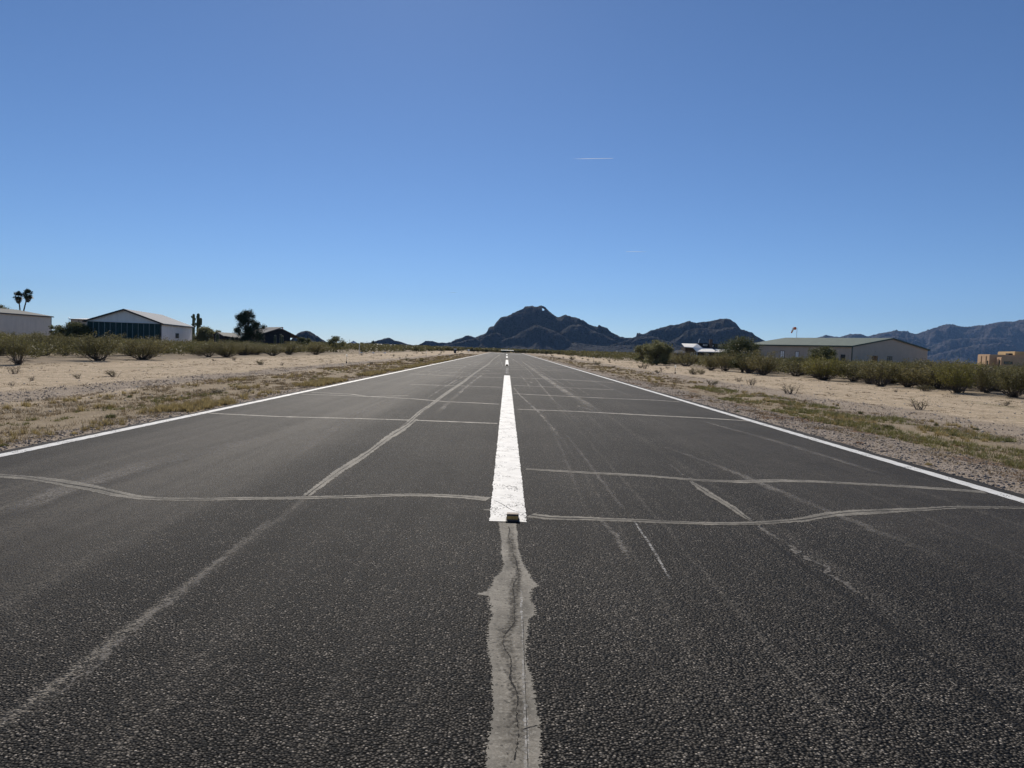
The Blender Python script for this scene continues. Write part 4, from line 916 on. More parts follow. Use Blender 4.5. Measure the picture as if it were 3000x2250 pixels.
def palm(px_top, py_top, px_base, Y, r_px, label, seed):
    r = np.random.default_rng(seed); top = AT(px_top, py_top, Y); base = AT(px_base, 916, Y); R_ = r_px*Y/F_PX
    k = (top[0]-base[0])/(top[2]-base[2]); bx = top[0]-k*top[2]*1.0
    root = empty('fan_palm', (bx, Y, -.04), 0, label, 'palm tree', 'palms behind the grey hangar')
    T_ = np.array([top[0]-bx, 0, top[2]])
    P = [np.array([T_[0]*u+.25*math.sin(u*3.14)*np.sign(-k), 0, T_[2]*u]) for u in np.linspace(0, .97, 9)]
    b = MB(); b.tube(P, list(np.linspace(.22, .13, 9)), 9); b.build('trunk', MAT['bark'], root)
    V = []; F = []
    for i in range(74):
        a = r.uniform(0, 6.28); el = r.uniform(-.75, 1.5); L = R_*r.uniform(.2, .62); d = np.array([math.cos(a)*math.cos(el), math.sin(a)*math.cos(el), math.sin(el)])
        p0 = T_; p1 = T_+d*L; side = np.cross(d, (0, 0, 1)); side /= np.linalg.norm(side)+1e-9; up = np.cross(side, d)
        n = len(V); V += [p0+side*.02, p0-side*.02, p1]; F.append((n, n+1, n+2))
        for j in range(13):                                   # split fan blade
            f = (j-6)/6*1.35; q = d*math.cos(f)+side*math.sin(f); tip = p1+q*R_*.46*r.uniform(.8, 1.05)+np.array([0, 0, -.12*R_*abs(f)-.08*R_]); w = np.cross(q, up)*.045*R_
            n = len(V); V += [p1-w, p1+w, tip]; F.append((n, n+1, n+2))
    link('crown', np_mesh('crown', np.array(V), np.array(F)), MAT['palm'], root)
    V = []; F = []
    for i in range(420):                                      # skirt of dead fronds
        a = r.uniform(0, 6.28); u = r.random(); rr = R_*.46*math.sin(.5+2.4*u)*math.sqrt(r.uniform(.3, 1)); z = T_[2]-R_*.15-u*R_*.85
        c = np.array([T_[0]+math.cos(a)*rr, math.sin(a)*rr, z]); t = np.array([-math.sin(a), math.cos(a), 0])*.05; n = len(V)
        V += [c-t, c+t, c+np.array([math.cos(a)*.06, math.sin(a)*.06, -.4])]; F.append((n, n+1, n+2))
    link('dead_frond_skirt', np_mesh('dead_frond_skirt', np.array(V), np.array(F)), MAT['skirt'], root)
palm(54, 867, 56.5, 178, 19, 'slender fan palm with a shaggy crown, left and shorter of the two palms', 61)
palm(82, 862, 71, 178, 20, 'slender fan palm leaning right, taller of the two palms', 62)

# cacti
def ribbed_tube(mb, pts, rs, k=20):
    n0 = len(mb.v); mb.tube(pts, rs, k); n = len(pts); P = [np.array(p, float) for p in pts]
    for i in range(n):
        for j in range(0, k, 2):
            v = np.array(mb.v[n0+i*k+j]); mb.v[n0+i*k+j] = tuple(P[i]+(v-P[i])*.80)
def dome(p, z0, z1, r, m=9):
    zs = list(np.linspace(z0, z1-r, m))+[z1-r*(1-math.sin(t)) for t in (.4, .8, 1.2, 1.5)]
    rs = [r*(.86+.14*math.sin(math.pi*min(1, i/m))) for i in range(m)]+[r*math.cos(t)*.9 for t in (.4, .8, 1.2, 1.5)]
    return [(p[0], p[1], z) for z in zs], rs
def saguaro(px, Y, top_px, r, arms, label):
    """arms: (dx, z join, z top, radius)"""
    top = AT(px, top_px, Y); root = empty('saguaro_cactus', (top[0], Y, -.04), 0, label, 'cactus', 'saguaros beside the white hangar')
    b = MB(); ribbed_tube(b, *dome((0, 0), 0, top[2], r)); b.build('stem', MAT['cactus'], root, smooth=False)
    for dx, zj, zt, ra in arms:
        zj, zt = AT(px, zj, Y)[2], AT(px, zt, Y)[2]; dxm = dx*Y/F_PX
        P, rs = dome((dxm, 0), zj+abs(dxm)*.7, zt, ra, 6); P = [(0, 0, zj), (dxm*.45, 0, zj+.05), (dxm*.85, 0, zj+abs(dxm)*.3)]+P; rs = [ra*.75, ra*.8, ra*.95]+rs
        b = MB(); ribbed_tube(b, P, rs, 16); b.build('arm', MAT['cactus'], root)
q = lambda y: 890+y/6.506
saguaro(567.4, 155, q(188), .30, [(-6, q(272), q(225), .13), (4.3, q(330), q(262), .16), (6.6, q(440), q(352), .15), (-5, q(405), q(392), .12)], 'tall saguaro with short arms, left one by the hangar roof corner')
saguaro(581, 156, q(178), .34, [(-3.5, q(285), q(222), .16), (7.4, q(432), q(262), .28)], 'tall saguaro with one thick raised arm, right one by the hangar roof corner')
def barrel(px, Y, top_px, r, label):
    top = AT(px, top_px, Y); root = empty('columnar_cactus', (top[0], Y, -.04), 0, label, 'cactus', 'young cacti by the dark house')
    P, rs = dome((0, 0), 0, top[2], r); b = MB(); ribbed_tube(b, P, rs, 20); b.build('stem', MAT['cactus'], root)
    b = MB()
    rr = np.random.default_rng(int(px))
    for i in range(2, len(P)):                                 # pale spine fringe on the ribs
        for j in range(1, 20, 2):
            for _ in range(5):
                a = 2*math.pi*j/20+rr.normal(0, .05); z = P[i][2]-rr.random()*(P[i][2]-P[i-1][2]); c = np.array([math.cos(a)*rs[i]*.98, math.sin(a)*rs[i]*.98, z]); d = np.array([math.cos(a), math.sin(a), .3])*.05
                t = np.array([0, 0, .012]); b.add([c-t, c+t, c+d], [(0, 1, 2)])
    b.build('spines', MAT['spines'], root)
barrel(637, 112, 976, .27, 'stout young saguaro with glowing rim in front of the shed')
barrel(806, 112, 981, .17, 'young saguaro with glowing rim, alone left before the brown house')
barrel(823, 113, 978, .17, 'young saguaro with glowing rim, taller of a touching pair before the brown house')
barrel(827.8, 112, 982.5, .14, 'young saguaro with glowing rim, shorter of a touching pair before the brown house')

# ------------------------------------------------------------------ buildings
def window_part(parent, x0, x1, y, z0, z1, bars=1, fm='wframe', d=.06, name='window'):
    """window on a wall facing -y of the local frame"""
    b = MB(); t = .07
    b.box(x0, x1, y-d, y, z0, z0+t); b.box(x0, x1, y-d, y, z1-t, z1); b.box(x0, x0+t, y-d, y, z0+t, z1-t); b.box(x1-t, x1, y-d, y, z0+t, z1-t)
    for i in range(bars): xc = x0+(x1-x0)*(i+1)/(bars+1); b.box(xc-.03, xc+.03, y-d+.01, y-.005, z0+t, z1-t)
    f = b.build(name, MAT[fm], parent)
    b = MB(); b.box(x0+t, x1-t, y-.025, y-.004, z0+t, z1-t); b.build('pane', MAT['wglass'], f); return f
# white hangar with teal sliding doors; local origin = front right corner, -x along the front, +y to the back
hg = empty('hangar', (-60.67, 125, -.04), rad(12.5), 'white gabled hangar with a wall of dark teal sliding doors', 'hangar')
W, L, EV, RI = 11.8, 25.0, 4.05, 6.18
b = MB(); b.prism([(-W, .15, 0), (0, .15, 0), (0, .15, EV), (-W/2, .15, RI), (-W, .15, EV)], (0, L, 0)); b.build('walls', MAT['hw'], hg)
ov = .45; sl = (RI-EV)/(W/2)
for s, nm in ((1, 'roof_slope'), (-1, 'roof_slope')):
    b = MB(); xe = -W/2+s*(W/2+ov); ze = EV-sl*ov
    b.prism([(-W/2, -.35, RI+.03), (xe, -.35, ze+.03), (xe, -.35, ze+.10), (-W/2, -.35, RI+.10)], (0, L+.9, 0)); b.build(nm, MAT['hroof'], hg)
    b = MB(); b.prism([(-W/2, -.38, RI-.17), (xe, -.38, ze-.14), (xe, -.38, ze+.12), (-W/2, -.38, RI+.12)], (0, .028, 0)); b.build('barge_board', MAT['trim'], hg)
    b = MB(); b.box(min(xe, xe+s*.05), max(xe, xe+s*.05), -.38, L+.56, ze-.12, ze+.11); b.build('gutter', MAT['trim'], hg)
dn = 13
for i in range(dn):
    x0 = -W+.15+i*(W-.3)/dn; x1 = x0+(W-.3)/dn-.03
    b = MB(); b.box(x0, x1, .02 if i % 2 else -.03, .10 if i % 2 else .06, 0, 3.90); dd = b.build('door_panel', MAT['teal'], hg)
    b = MB(); y = -.06 if i % 2 == 0 else -.012; b.box(x0+.01, x0+.065, y, y+.029, 0, 3.86); b.build('edge_rib', MAT['tealr'], dd)
b = MB(); b.box(-W, 0, -.10, .14, 3.92, 4.03); b.build('door_track', MAT['wframe'], hg)
b = MB(); b.box(-.10, .06, -.06, .14, 0, EV-.02); b.build('corner_trim', MAT['trim'], hg)
wr = empty('side_window', (0, 10.6, 0), rad(90)); wr.parent = hg
window_part(wr, 0, 2.6, -.003, 1.5, 2.45, 1, 'trim')
# grey hangar at the far left
gh = empty('hangar', (-95.4, 149.5, -.04), rad(90+3.5), 'plain grey windowless hangar cut by the left picture edge', 'hangar')
b = MB(); b.prism([(-24, 0, 0), (0, 0, 0), (0, 0, 5.05), (-24, 0, 5.05)], (0, 14, 0)); b.build('walls', MAT['gw'], gh)
b = MB(); b.prism([(-24.3, -.3, 5.12), (-24.3, 7, 6.25), (-24.3, 14.3, 5.12), (-24.3, 14.3, 5.20), (-24.3, 7, 6.34), (-24.3, -.3, 5.20)], (24.6, 0, 0)); b.build('roof', MAT['groof'], gh)
b = MB(); b.box(-24.3, .32, -.36, -.305, 4.98, 5.16); b.build('eave_trim', MAT['trim'], gh)
b = MB(); b.box(-.10, .03, -.035, .10, 0, 5.02); b.build('corner_trim', MAT['trim'], gh)
# low-pitched white-roofed hangar behind
p0, p1 = AT(207, 934, 190), AT(275, 934, 190)
bh = empty('hangar', (p0[0], 190, -.04), 0, 'tan hangar with a white roof showing above the mesquite', 'hangar')
w_ = 9.5; e_ = p0[2]
b = MB(); b.box(0, w_, 0, 12, 0, e_); b.build('walls', MAT['tw'], bh)
b = MB(); b.prism([(-.25, -.3, e_+.01), (w_/2, -.3, e_+.42), (w_+.25, -.3, e_+.01), (w_+.25, 6, e_+.45), (w_/2, 6, e_+.9), (-.25, 6, e_+.45)][:3], (0, 0, .09)); b.v = b.v
b = MB(); b.add([(-.25, -.3, e_+.03), (w_+.25, -.3, e_+.03), (w_+.25, 12.3, e_+.03), (-.25, 12.3, e_+.03), (w_*.45, 6, e_+.62), (w_*.72, 6, e_+.62)], [(0, 1, 5, 4), (1, 2, 5), (2, 3, 4, 5), (3, 0, 4), (3, 2, 1, 0)]); b.build('roof', MAT['whiteroof'], bh)
b = MB(); b.box(-.27, w_+.27, -.34, -.305, e_-.14, e_+.04); b.build('eave_trim', MAT['trim'], bh)
b = MB(); b.box(2.1, 2.25, -.06, -.004, 0, e_-.02); b.build('downpipe', MAT['trim'], bh)
pl = empty('lamp_pole', (AT(202.5, 950, 185)[0], 185, -.04), 0, 'thin pole with a small lamp head left of the white-roofed tan hangar', 'lamp pole')
ht = AT(202, 932, 185)[2]; b = MB(); b.tube([(0, 0, 0), (0, 0, ht)], [.06, .045], 8); b.build('pole', MAT['metal'], pl)
b = MB(); b.lathe([(.03, 0), (.13, .03), (.13, .16), (.02, .24)], (-.08, 0, ht-.05)); b.build('lamp_head', MAT['metal'], pl)

# tan hangar with green roof: A left eave corner, B near corner, C right corner
A_, B_, C_ = np.array([52.95, 149.07]), np.array([61.82, 127.0]), np.array([82.37, 138.75])
ang = math.atan2(*(C_-B_)[::-1]); gl, gw_ = np.linalg.norm(A_-B_), np.linalg.norm(C_-B_)
tg = empty('hangar', (B_[0], B_[1], -.04), ang, 'long tan hangar with a low green roof behind the right scrub', 'hangar')
ev, ri = 4.13, 5.90     # local: x along the gable B->C, y along the long wall B->A
b = MB(); b.prism([(0, 0, 0), (gw_, 0, 0), (gw_, 0, ev), (gw_/2, 0, ri), (0, 0, ev)], (0, gl, 0)); b.build('walls', MAT['tw'], tg)
sl = (ri-ev)/(gw_/2); ov = .35
for s in (0, 1):
    xe = -ov if s == 0 else gw_+ov; ze = ev-sl*ov; b = MB()
    b.prism([(gw_/2, -.25, ri+.02), (xe, -.25, ze+.02), (xe, -.25, ze+.09), (gw_/2, -.25, ri+.09)], (0, gl+.5, 0)); b.build('roof_slope', MAT['twroof'], tg)
    b = MB(); b.prism([(gw_/2, -.28, ri-.14), (xe, -.28, ze-.14), (xe, -.28, ze+.11), (gw_/2, -.28, ri+.11)], (0, .026, 0)); b.build('barge_board', MAT['gtrim'], tg)
    d_ = -.06 if s == 0 else .06; b = MB(); b.box(min(xe, xe+d_), max(xe, xe+d_), -.28, gl+.28, ze-.15, ze+.10); b.build('gutter', MAT['gtrim'], tg)
b = MB(); b.box(-.03, .12, -.03, .10, 0, ev-.02); b.build('corner_trim', MAT['gtrim'], tg)
lw = empty('long_wall_openings', (0, 0, 0), rad(-90)); lw.parent = tg
def on_long(px0, px1, z0, z1, nm, fm):
    """opening on the long wall given by photo columns"""
    def along(px):
        best = min(np.linspace(0, gl, 400), key=lambda t: abs((lambda c: 1500+F_PX*c[0]/-c[2])(R.T@(np.array([*(B_+(A_-B_)/gl*t), 2.0])-O))-px)); return best
    a, c = sorted((along(px0), along(px1))); return window_part(lw, -c, -a, -.004, z0, z1, 1, fm, name=nm)
lw.name = 'wall_openings'
wmat = MAT['wglass']
MAT['wglass'] = MAT['whiteroof']
for a, c, z0, z1, nm in ((2309, 2320, 1.5, 3.0, 'window'), (2347.5, 2357.5, 1.5, 2.95, 'window'), (2386, 2393, 1.6, 2.95, 'window')): on_long(a, c, z0, z1, nm, 'trim')
MAT['wglass'] = wmat
on_long(2466.5, 2478.5, 0.0, 2.55, 'door', 'trim')
for px in (2500+280/4.424, 2500+470/4.424):
    d = None
    best = min(np.linspace(0, gw_, 400), key=lambda t: abs((lambda c: 1500+F_PX*c[0]/-c[2])(R.T@(np.array([*(B_+(C_-B_)/gw_*t), 2.0])-O))-px))
    window_part(tg, best-.75, best+.75, -.004, 1.0, 2.55, 1, 'trim')
# windsock
Yw = 170; pt = AT(2200+748/5.53, 900+330/5.53, Yw)
ws = empty('windsock', (pt[0], Yw, -.04), 0, 'orange and white windsock drooping from a thin mast behind the green-roofed hangar', 'windsock')
b = MB(); b.tube([(0, 0, 0), (0, 0, pt[2])], [.07, .045], 8); b.build('mast', MAT['metal'], ws)
hr_ = [np.array(AT(2200+a/5.53, 900+b_/5.53, Yw))-np.array([pt[0], Yw, 0]) for a, b_ in [(740, 338), (728, 341), (708, 341), (690, 343)]]
b = MB(); b.tube(hr_[1:], [.34, .33, .30], 12); b.build('sock_mouth', MAT['orange'], ws, smooth=True)
h2 = [np.array(AT(2200+a/5.53, 900+b_/5.53, Yw))-np.array([pt[0], Yw, 0]) for a, b_ in [(692, 341), (684, 352), (678, 366), (668, 388)]]
b = MB(); b.tube(h2, [.28, .25, .22, .19], 12); b.build('sock_middle', MAT['sockw'], ws, smooth=True)
h3 = [np.array(AT(2200+a/5.53, 900+b_/5.53, Yw))-np.array([pt[0], Yw, 0]) for a, b_ in [(669, 386), (662, 402), (655, 416)]]
b = MB(); b.tube(h3, [.19, .16, .13], 12); b.build('sock_tail', MAT['orange'], ws, smooth=True)
b = MB(); b.tube([np.array((0, 0, pt[2]-.12)), hr_[0], hr_[1]], [.03, .03, .03], 6); b.build('swivel_arm', MAT['metal'], ws)

# white-roofed brown house, drawn in its own frame at the left front corner of its wall
def at3(o, s, a, b_, Y, base): return np.array(AT(o[0]+a/s, o[1]+b_/s, Y))-base
ho = (1960, 940); hs = 7.9
bb = np.array([AT(ho[0]+640/hs, 1040, 146)[0], 146, -.04])
bhouse = empty('house', bb, 0, 'brown house with a bright white bent metal roof and a clerestory', 'house')
fr = [at3(ho, hs, a, c, 146, bb) for a, c in [(365, 598), (555, 612), (640, 706), (1112, 716)]]
bk = [at3(ho, hs, a, c, 151, bb) for a, c in [(292, 521), (655, 531), (790, 632), (1000, 637)]]
b = MB(); dz = np.array([0, 0, -.13]); n4 = 4
vs = fr+bk+[p+dz for p in fr]+[p+dz for p in bk]
b.add(vs, [(0, 1, 5, 4), (1, 2, 6, 5), (2, 3, 7, 6), (8, 12, 13, 9), (9, 13, 14, 10), (10, 14, 15, 11), (0, 8, 9, 1), (1, 9, 10, 2), (2, 10, 11, 3), (4, 5, 13, 12), (5, 6, 14, 13), (6, 7, 15, 14), (0, 4, 12, 8), (3, 11, 15, 7)])
b.build('white_roof', MAT['whiteroof'], bhouse)
q2 = [at3(ho, hs, a, c, 146, bb) for a, c in [(1122, 716), (1300, 722), (2125, 745)]]; q3 = [at3(ho, hs, a, c, 151, bb) for a, c in [(1050, 650), (1290, 655), (2110, 680)]]
b = MB(); b.add(q2+q3+[p+dz for p in q2+q3], [(0, 1, 4, 3), (1, 2, 5, 4), (6, 9, 10, 7), (7, 10, 11, 8), (0, 6, 7, 1), (1, 7, 8, 2), (3, 4, 10, 9), (4, 5, 11, 10), (0, 3, 9, 6), (2, 8, 11, 5)]); b.build('porch_roof', MAT['whiteroof'], bhouse)
wl = lambda a, Y: at3(ho, hs, a, 700, Y, bb)[0]
zz = lambda c, Y: AT(ho[0]+700/hs, ho[1]+c/hs, Y)[2]+.04
b = MB(); b.prism([(wl(375, 147), 1.0, 0), (wl(640, 147), 1.0, 0), (wl(640, 147), 1.0, zz(720, 147)), (wl(556, 147), 1.0, zz(624, 147)), (wl(375, 147), 1.0, zz(618, 147))], (0, 4, 0)); b.build('gable_wall', MAT['brownwall'], bhouse)
b = MB(); b.box(wl(645, 147), wl(1095, 147), 1.3, 5, 0, zz(728, 147)); b.build('front_wall', MAT['brownwall'], bhouse)
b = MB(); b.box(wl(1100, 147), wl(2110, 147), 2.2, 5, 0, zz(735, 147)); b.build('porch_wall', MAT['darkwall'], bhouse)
b = MB(); b.prism([(wl(700, 152), 5.3, zz(640, 152)), (wl(1500, 152), 5.3, zz(640, 152)+.05), (wl(1500, 156), 10, zz(520, 156)-.3), (wl(700, 156), 10, zz(520, 156)-.3)], (0, 0, -.2)); b.v = []; b.f = []
b.box(wl(690, 152), wl(1500, 152), 6.0, 10, 0, zz(528, 152)); b.build('clerestory_wall', MAT['darkwall'], bhouse)
b = MB(); b.box(wl(665, 152), wl(1520, 152), 5.7, 10.3, zz(528, 152)+.01, zz(515, 152)); b.build('flat_roof', MAT['trim'], bhouse)
b = MB(); x0, x1 = wl(660, 151), wl(1480, 151); z0 = zz(655, 151)-.05; z1 = zz(600, 152)
b.prism([(x0, 5.02, z0), (x0+.8, 5.95, z1), (x0+.8, 5.95, z1-.1), (x0, 5.02, z0-.1)], (x1-x0-.8, 0, 0)); b.build('lower_roof', MAT['bluegrey'], bhouse)
for a, c, s0, s1 in ((780, 878, 540, 572), (985, 1022, 548, 582), (1128, 1232, 550, 585)):
    window_part(bhouse, wl(a, 152), wl(c, 152), 5.995, zz(s1, 152), zz(s0, 152), 0, 'white')
window_part(bhouse, wl(503, 147), wl(560, 147), .995, zz(832, 147), zz(738, 147), 1, 'white')
window_part(bhouse, wl(838, 147), wl(916, 147), 1.295, 0.0, zz(740, 147), 1, 'white', name='door')
for a in (607, 655): b = MB(); b.box(wl(a, 146), wl(a, 146)+.10, .35, .47, 0, zz(718, 146)); b.build('porch_post', MAT['white'], bhouse)
b = MB(); b.box(wl(940, 151), wl(1000, 151), 5.1, 5.95, 0, zz(425, 151)); b.box(wl(952, 151), wl(988, 151), 5.3, 5.7, zz(425, 151), zz(412, 151)); b.build('chimney', MAT['chim'], bhouse)
b = MB(); b.tube([(wl(672, 152), 6, zz(520, 152)), (wl(682, 152), 6, zz(440, 152)), (wl(690, 152), 6, zz(424, 152)), (wl(706, 152), 6, zz(422, 152))], [.07, .07, .07, .06], 8); b.build('vent_pipe', MAT['white'], bhouse)
sh = AT(ho[0]+90/hs, 1035, 138)
s2 = empty('shed', (sh[0], 138, -.04), 0, 'low shed with a blue-grey roof at the left end of the white-roofed house', 'shed')
b = MB(); b.box(.3, 2.4, .4, 3, 0, 1.75); b.build('walls', MAT['brownwall'], s2)
b = MB(); b.prism([(0, 0, 1.80), (2.5, 0, 1.95), (2.5, 3.2, 2.42), (1.3, 3.2, 2.35)], (0, 0, .07)); b.build('roof', MAT['bluegrey'], s2)

# dark gabled house behind the pine; local -y faces the runway camera side
Yd = 121; pk = AT(829, 958, Yd)
dh = empty('house', (pk[0], Yd, -.04), rad(38), 'dark brown house with a grey gabled roof and red-trimmed peak right of the pine', 'house')
zr = pk[2]+.04; le = (-4.0, 2.60); re = (3.1, 2.36)
b = MB(); b.prism([(-3.6, .5, 0), (1.5, .5, 0), (1.5, .5, zr-1.05), (0, .5, zr-.32), (-3.6, .5, le[1]-.02)], (0, 8.5, 0)); b.build('walls', MAT['darkwall'], dh)
b = MB(); b.prism([(0, 0, zr), (le[0], 0, le[1]), (le[0], 0, le[1]-.12), (0, 0, zr-.14)], (0, 9.5, 0)); b.build('roof_slope', MAT['greyroof'], dh)
b = MB(); b.prism([(.01, .3, zr-.28), (re[0], .3, re[1]), (re[0], .3, re[1]-.12), (.01, .3, zr-.42)], (0, 9.2, 0)); b.build('porch_roof', MAT['brownwall'], dh)
b = MB(); b.prism([(-.75, -.02, zr-.52), (.28, -.02, zr-.50), (.06, -.02, zr-.06)], (0, -.03, 0)); b.v = []; b.f = []
b.prism([(-.12, -.05, zr-.20), (.02, -.05, zr-.03), (.02, -.05, zr-.40), (-.10, -.05, zr-.45)], (0, .045, 0)); b.build('red_trim', MAT['red'], dh)
for x in (1.95, 2.85): b = MB(); b.box(x, x+.13, .6, .73, 0, re[1]+.02); b.build('porch_post', MAT['brownwall'], dh)
b = MB(); b.box(-1.2, .2, .43, .496, 0, 2.0); b.build('door', MAT['trim'], dh)
# shed left of the pine
Ys = 132; sp = AT(540+630/6.506, 890+542/6.506, Ys)
sd = empty('shed', (sp[0], Ys, -.04), rad(-16), 'small dark shed with a sunlit pale metal roof left of the pine', 'shed')
zr = sp[2]+.04; hw_ = .95
b = MB(); b.prism([(-hw_, .2, 0), (1.1, .2, 0), (1.1, .2, zr-.66), (0, .2, zr-.1), (-hw_, .2, zr-.52)], (0, 4.5, 0)); b.build('walls', MAT['darkwall'], sd)
b = MB(); b.prism([(0, 0, zr), (1.35, 0, zr-.62), (1.35, 0, zr-.70), (0, 0, zr-.08)], (0, 5, 0)); b.build('roof_slope', MAT['groof'], sd)
b = MB(); b.prism([(-.005, 0, zr), (-1.15, 0, zr-.52), (-1.15, 0, zr-.60), (-.005, 0, zr-.08)], (0, 5, 0)); b.build('roof_slope', MAT['bluegrey'], sd)
b = MB(); b.box(-.4, .25, .13, .196, 0, 1.7); b.build('door', MAT['trim'], sd)
b = MB(); b.box(1.4, 3.2, .9, 3.6, 0, 1.9); b.build('lean_to', MAT['darkwall'], sd)
b = MB(); b.prism([(1.36, .6, 2.25), (3.5, .6, 2.0), (3.5, .6, 1.93), (1.36, .6, 2.18)], (0, 3.3, 0)); b.build('lean_to_roof', MAT['groof'], sd)

# adobe house at the right edge: blocks turned so that their left faces catch the sun
Ya = 125; ao = (2820, 990); as_ = 12.29
cA = AT(ao[0]+975/as_, ao[1]+700/as_, Ya)
ad = empty('house', (cA[0], Ya, -.04), rad(-15), 'flat-roofed stepped adobe house with sunlit left walls at the right edge', 'house')
zA = lambda c, Y=Ya: AT(ao[0]+1000/as_, ao[1]+c/as_, Y)[2]+.04
b = MB(); b.box(0, 9, 0, 5.6, 0, zA(592)); b.build('left_wing', MAT['adobe'], ad, bevel=.09)
b = MB(); b.box(.9, 12, -2.6, -.02, 0, zA(686)); b.build('front_wing', MAT['adobe'], ad, bevel=.09)
b = MB(); b.box(4.6, 12, 2.0, 9.5, zA(592)+.0-.3, zA(452)); b.build('upper_block', MAT['adobeL'], ad, bevel=.09)
b = MB(); b.box(8.2, 16, -1.6, 6, zA(592)-.4, zA(474)); b.build('right_block', MAT['adobe'], ad, bevel=.09)
b = MB(); b.prism([(7.2, -3.0, zA(480)), (7.2, -3.0, zA(590)), (9.3, -3.0, zA(760)), (9.9, -3.0, zA(730))], (0, .36, 0)); b.build('stair_parapet', MAT['adobe'], ad, bevel=.03)
b = MB(); b.prism([(5.4, -3.3, 0), (9.9, -3.3, 0), (9.9, -3.3, zA(745)), (9.2, -3.3, zA(745)), (6.0, -3.3, zA(905)), (5.4, -3.3, zA(915))], (0, .3, 0)); b.build('stair_wall', MAT['adobe'], ad, bevel=.03)
for y, z in ((1.4, zA(640)), (3.6, zA(640))):
    b = MB(); b.box(-.10, -.004, y, y+.30, 0, z); b.build('buttress', MAT['adobe'], ad, bevel=.03)
b = MB(); b.box(-.05, -.003, .55, .95, 0, zA(820)); b.build('window', MAT['wglass'], ad)
b = MB(); b.box(.80, .897, -1.6, -1.3, 0, zA(730)); b.build('buttress', MAT['adobe'], ad, bevel=.03)
b = MB(); b.box(.85, .897, -2.2, -1.75, 0, zA(790)); b.build('window', MAT['wglass'], ad)
window_part(ad, 1.3, 2.6, -2.605, zA(930), zA(835), 1, 'trim')
b = MB(); b.box(4.0, 5.0, 3.0, 4.2, zA(592)+.01, zA(525)); b.build('roof_cooler', MAT['trim'], ad)

# ------------------------------------------------------------------ runway lights, posts and far bits
def rlight(base, top_z, label, first=[None]):
    if first[0] is None:
        o = empty('runway_light', (base[0], base[1], gz(base[0], base[1])), 0, label, 'runway light', 'runway lights on stakes')
        b = MB(); b.tube([(0, 0, 0), (0, 0, .50)], [.016, .013], 8); b.build('stake', MAT['trim'], o)
        b = MB(); b.lathe([(.05, 0), (.055, .05), (.045, .13), (.02, .15)]); b.build('base_collar', MAT['black'], o)
        b = MB(); b.lathe([(.03, .49), (.062, .51), (.066, .60), (.058, .67), (.03, .71), (.008, .72)]); b.build('lamp_globe', MAT['globe'], o, smooth=True)
        first[0] = o; return o
    return copy_thing(first[0], (base[0], base[1], gz(base[0], base[1])), 0, (1, 1, 1), label)
rlight(G(1000+113/7.373, 960+755/7.373), 0, 'white-topped runway light on a dark stake, nearer one left of the runway')
rlight(G(1000+1832/7.373, 960+615/7.373), 0, 'white-topped runway light on a dark stake, further one left of the runway')
rlight(G(1800+787/4.424, 900+858/4.424), 0, 'white-topped runway light on a dark stake right of the runway, before the white-roofed house')
rlight((13.3, 108.7), 0, 'white-topped runway light far along the right verge')
def post(x, y, h, w, foot, label, name='marker_post', mat='trim'):
    o = empty(name, (x, y, -.04), 0, label, 'post', 'posts on the far left verge' if x < 0 else None)
    b = MB(); b.tube([(0, 0, 0), (0, 0, h)], [w, w*.8], 8); b.build('post', MAT[mat], o)
    if foot: b = MB(); b.lathe([(.22, 0), (.22, .10), (.16, .16), (.05, .18)]); b.build('white_foot', MAT['white'], o)
    return o
post(-25.0, 122.2, .75, .05, True, 'short dark post on a white foot, left of three')
post(-23.4, 124.5, .75, .05, True, 'short dark post on a white foot, middle of three')
post(-22.4, 130.5, .8, .05, True, 'short dark post on a white foot, right of three')
o = post(-22.3, 107.4, 1.55, .04, False, 'thin pale upright pole at the end of the left scrub belt', 'pole', 'white')
post(-30.0, 197.5, 1.75, .16, False, 'dark thick post standing before the far left scrub', 'pole', 'trim')
for px, tp, Y, lab in ((1024.4, 994, 330, 'thin far utility pole left of the tiny blue peak'), (1075, 999, 330, 'thin far utility pole left of the knobbly hill')):
    p = AT(px, tp, Y); post(p[0], Y, p[2], .09, False, lab, 'utility_pole', 'metal')
for px0, px1, py, Y, lab in ((1094, 1116, 1008.0, 420, 'long white flat roof peeping over the far left scrub'), (1138, 1164, 1010.0, 440, 'thin pale flat roof right of the long white one')):
    a, c = AT(px0, py, Y), AT(px1, py, Y); o = empty('building', (a[0], Y, -.04), 0, lab, 'building'); w = c[0]-a[0]; h = a[2]+.04
    b = MB(); b.box(.2, w-.2, .3, 8, 0, h-.32); b.build('walls', MAT['tw'], o); b = MB(); b.prism([(0, 0, h-.30), (w, 0, h-.30), (w, 5, h+.02), (0, 5, h+.02)], (0, 0, .08)); b.build('roof', MAT['white'], o)
p = AT(1333, 1026, 190); o = empty('equipment_box', (p[0], 190, -.04), 0, 'dark box with a white lid standing on the far left verge', 'equipment box')
b = MB(); b.box(-.30, .30, 0, .6, 0, .95); b.build('box_body', MAT['trim'], o, bevel=.03); b = MB(); b.prism([(-.38, -.08, .96), (.38, -.08, .96), (.25, -.08, 1.16), (-.25, -.08, 1.16)], (0, .76, 0)); b.build('lid', MAT['white'], o)
p = AT(1373, 1027, 205); o = empty('sign_board', (p[0], 205, -.04), 0, 'small square white sign board beside the far left runway edge', 'sign')
b = MB(); b.tube([(0, 0, 0), (0, 0, .9)], [.04, .04], 6); b.build('post', MAT['trim'], o); b = MB(); b.box(-.3, .3, -.06, -.02, .55, 1.1); b.build('panel', MAT['white'], o)
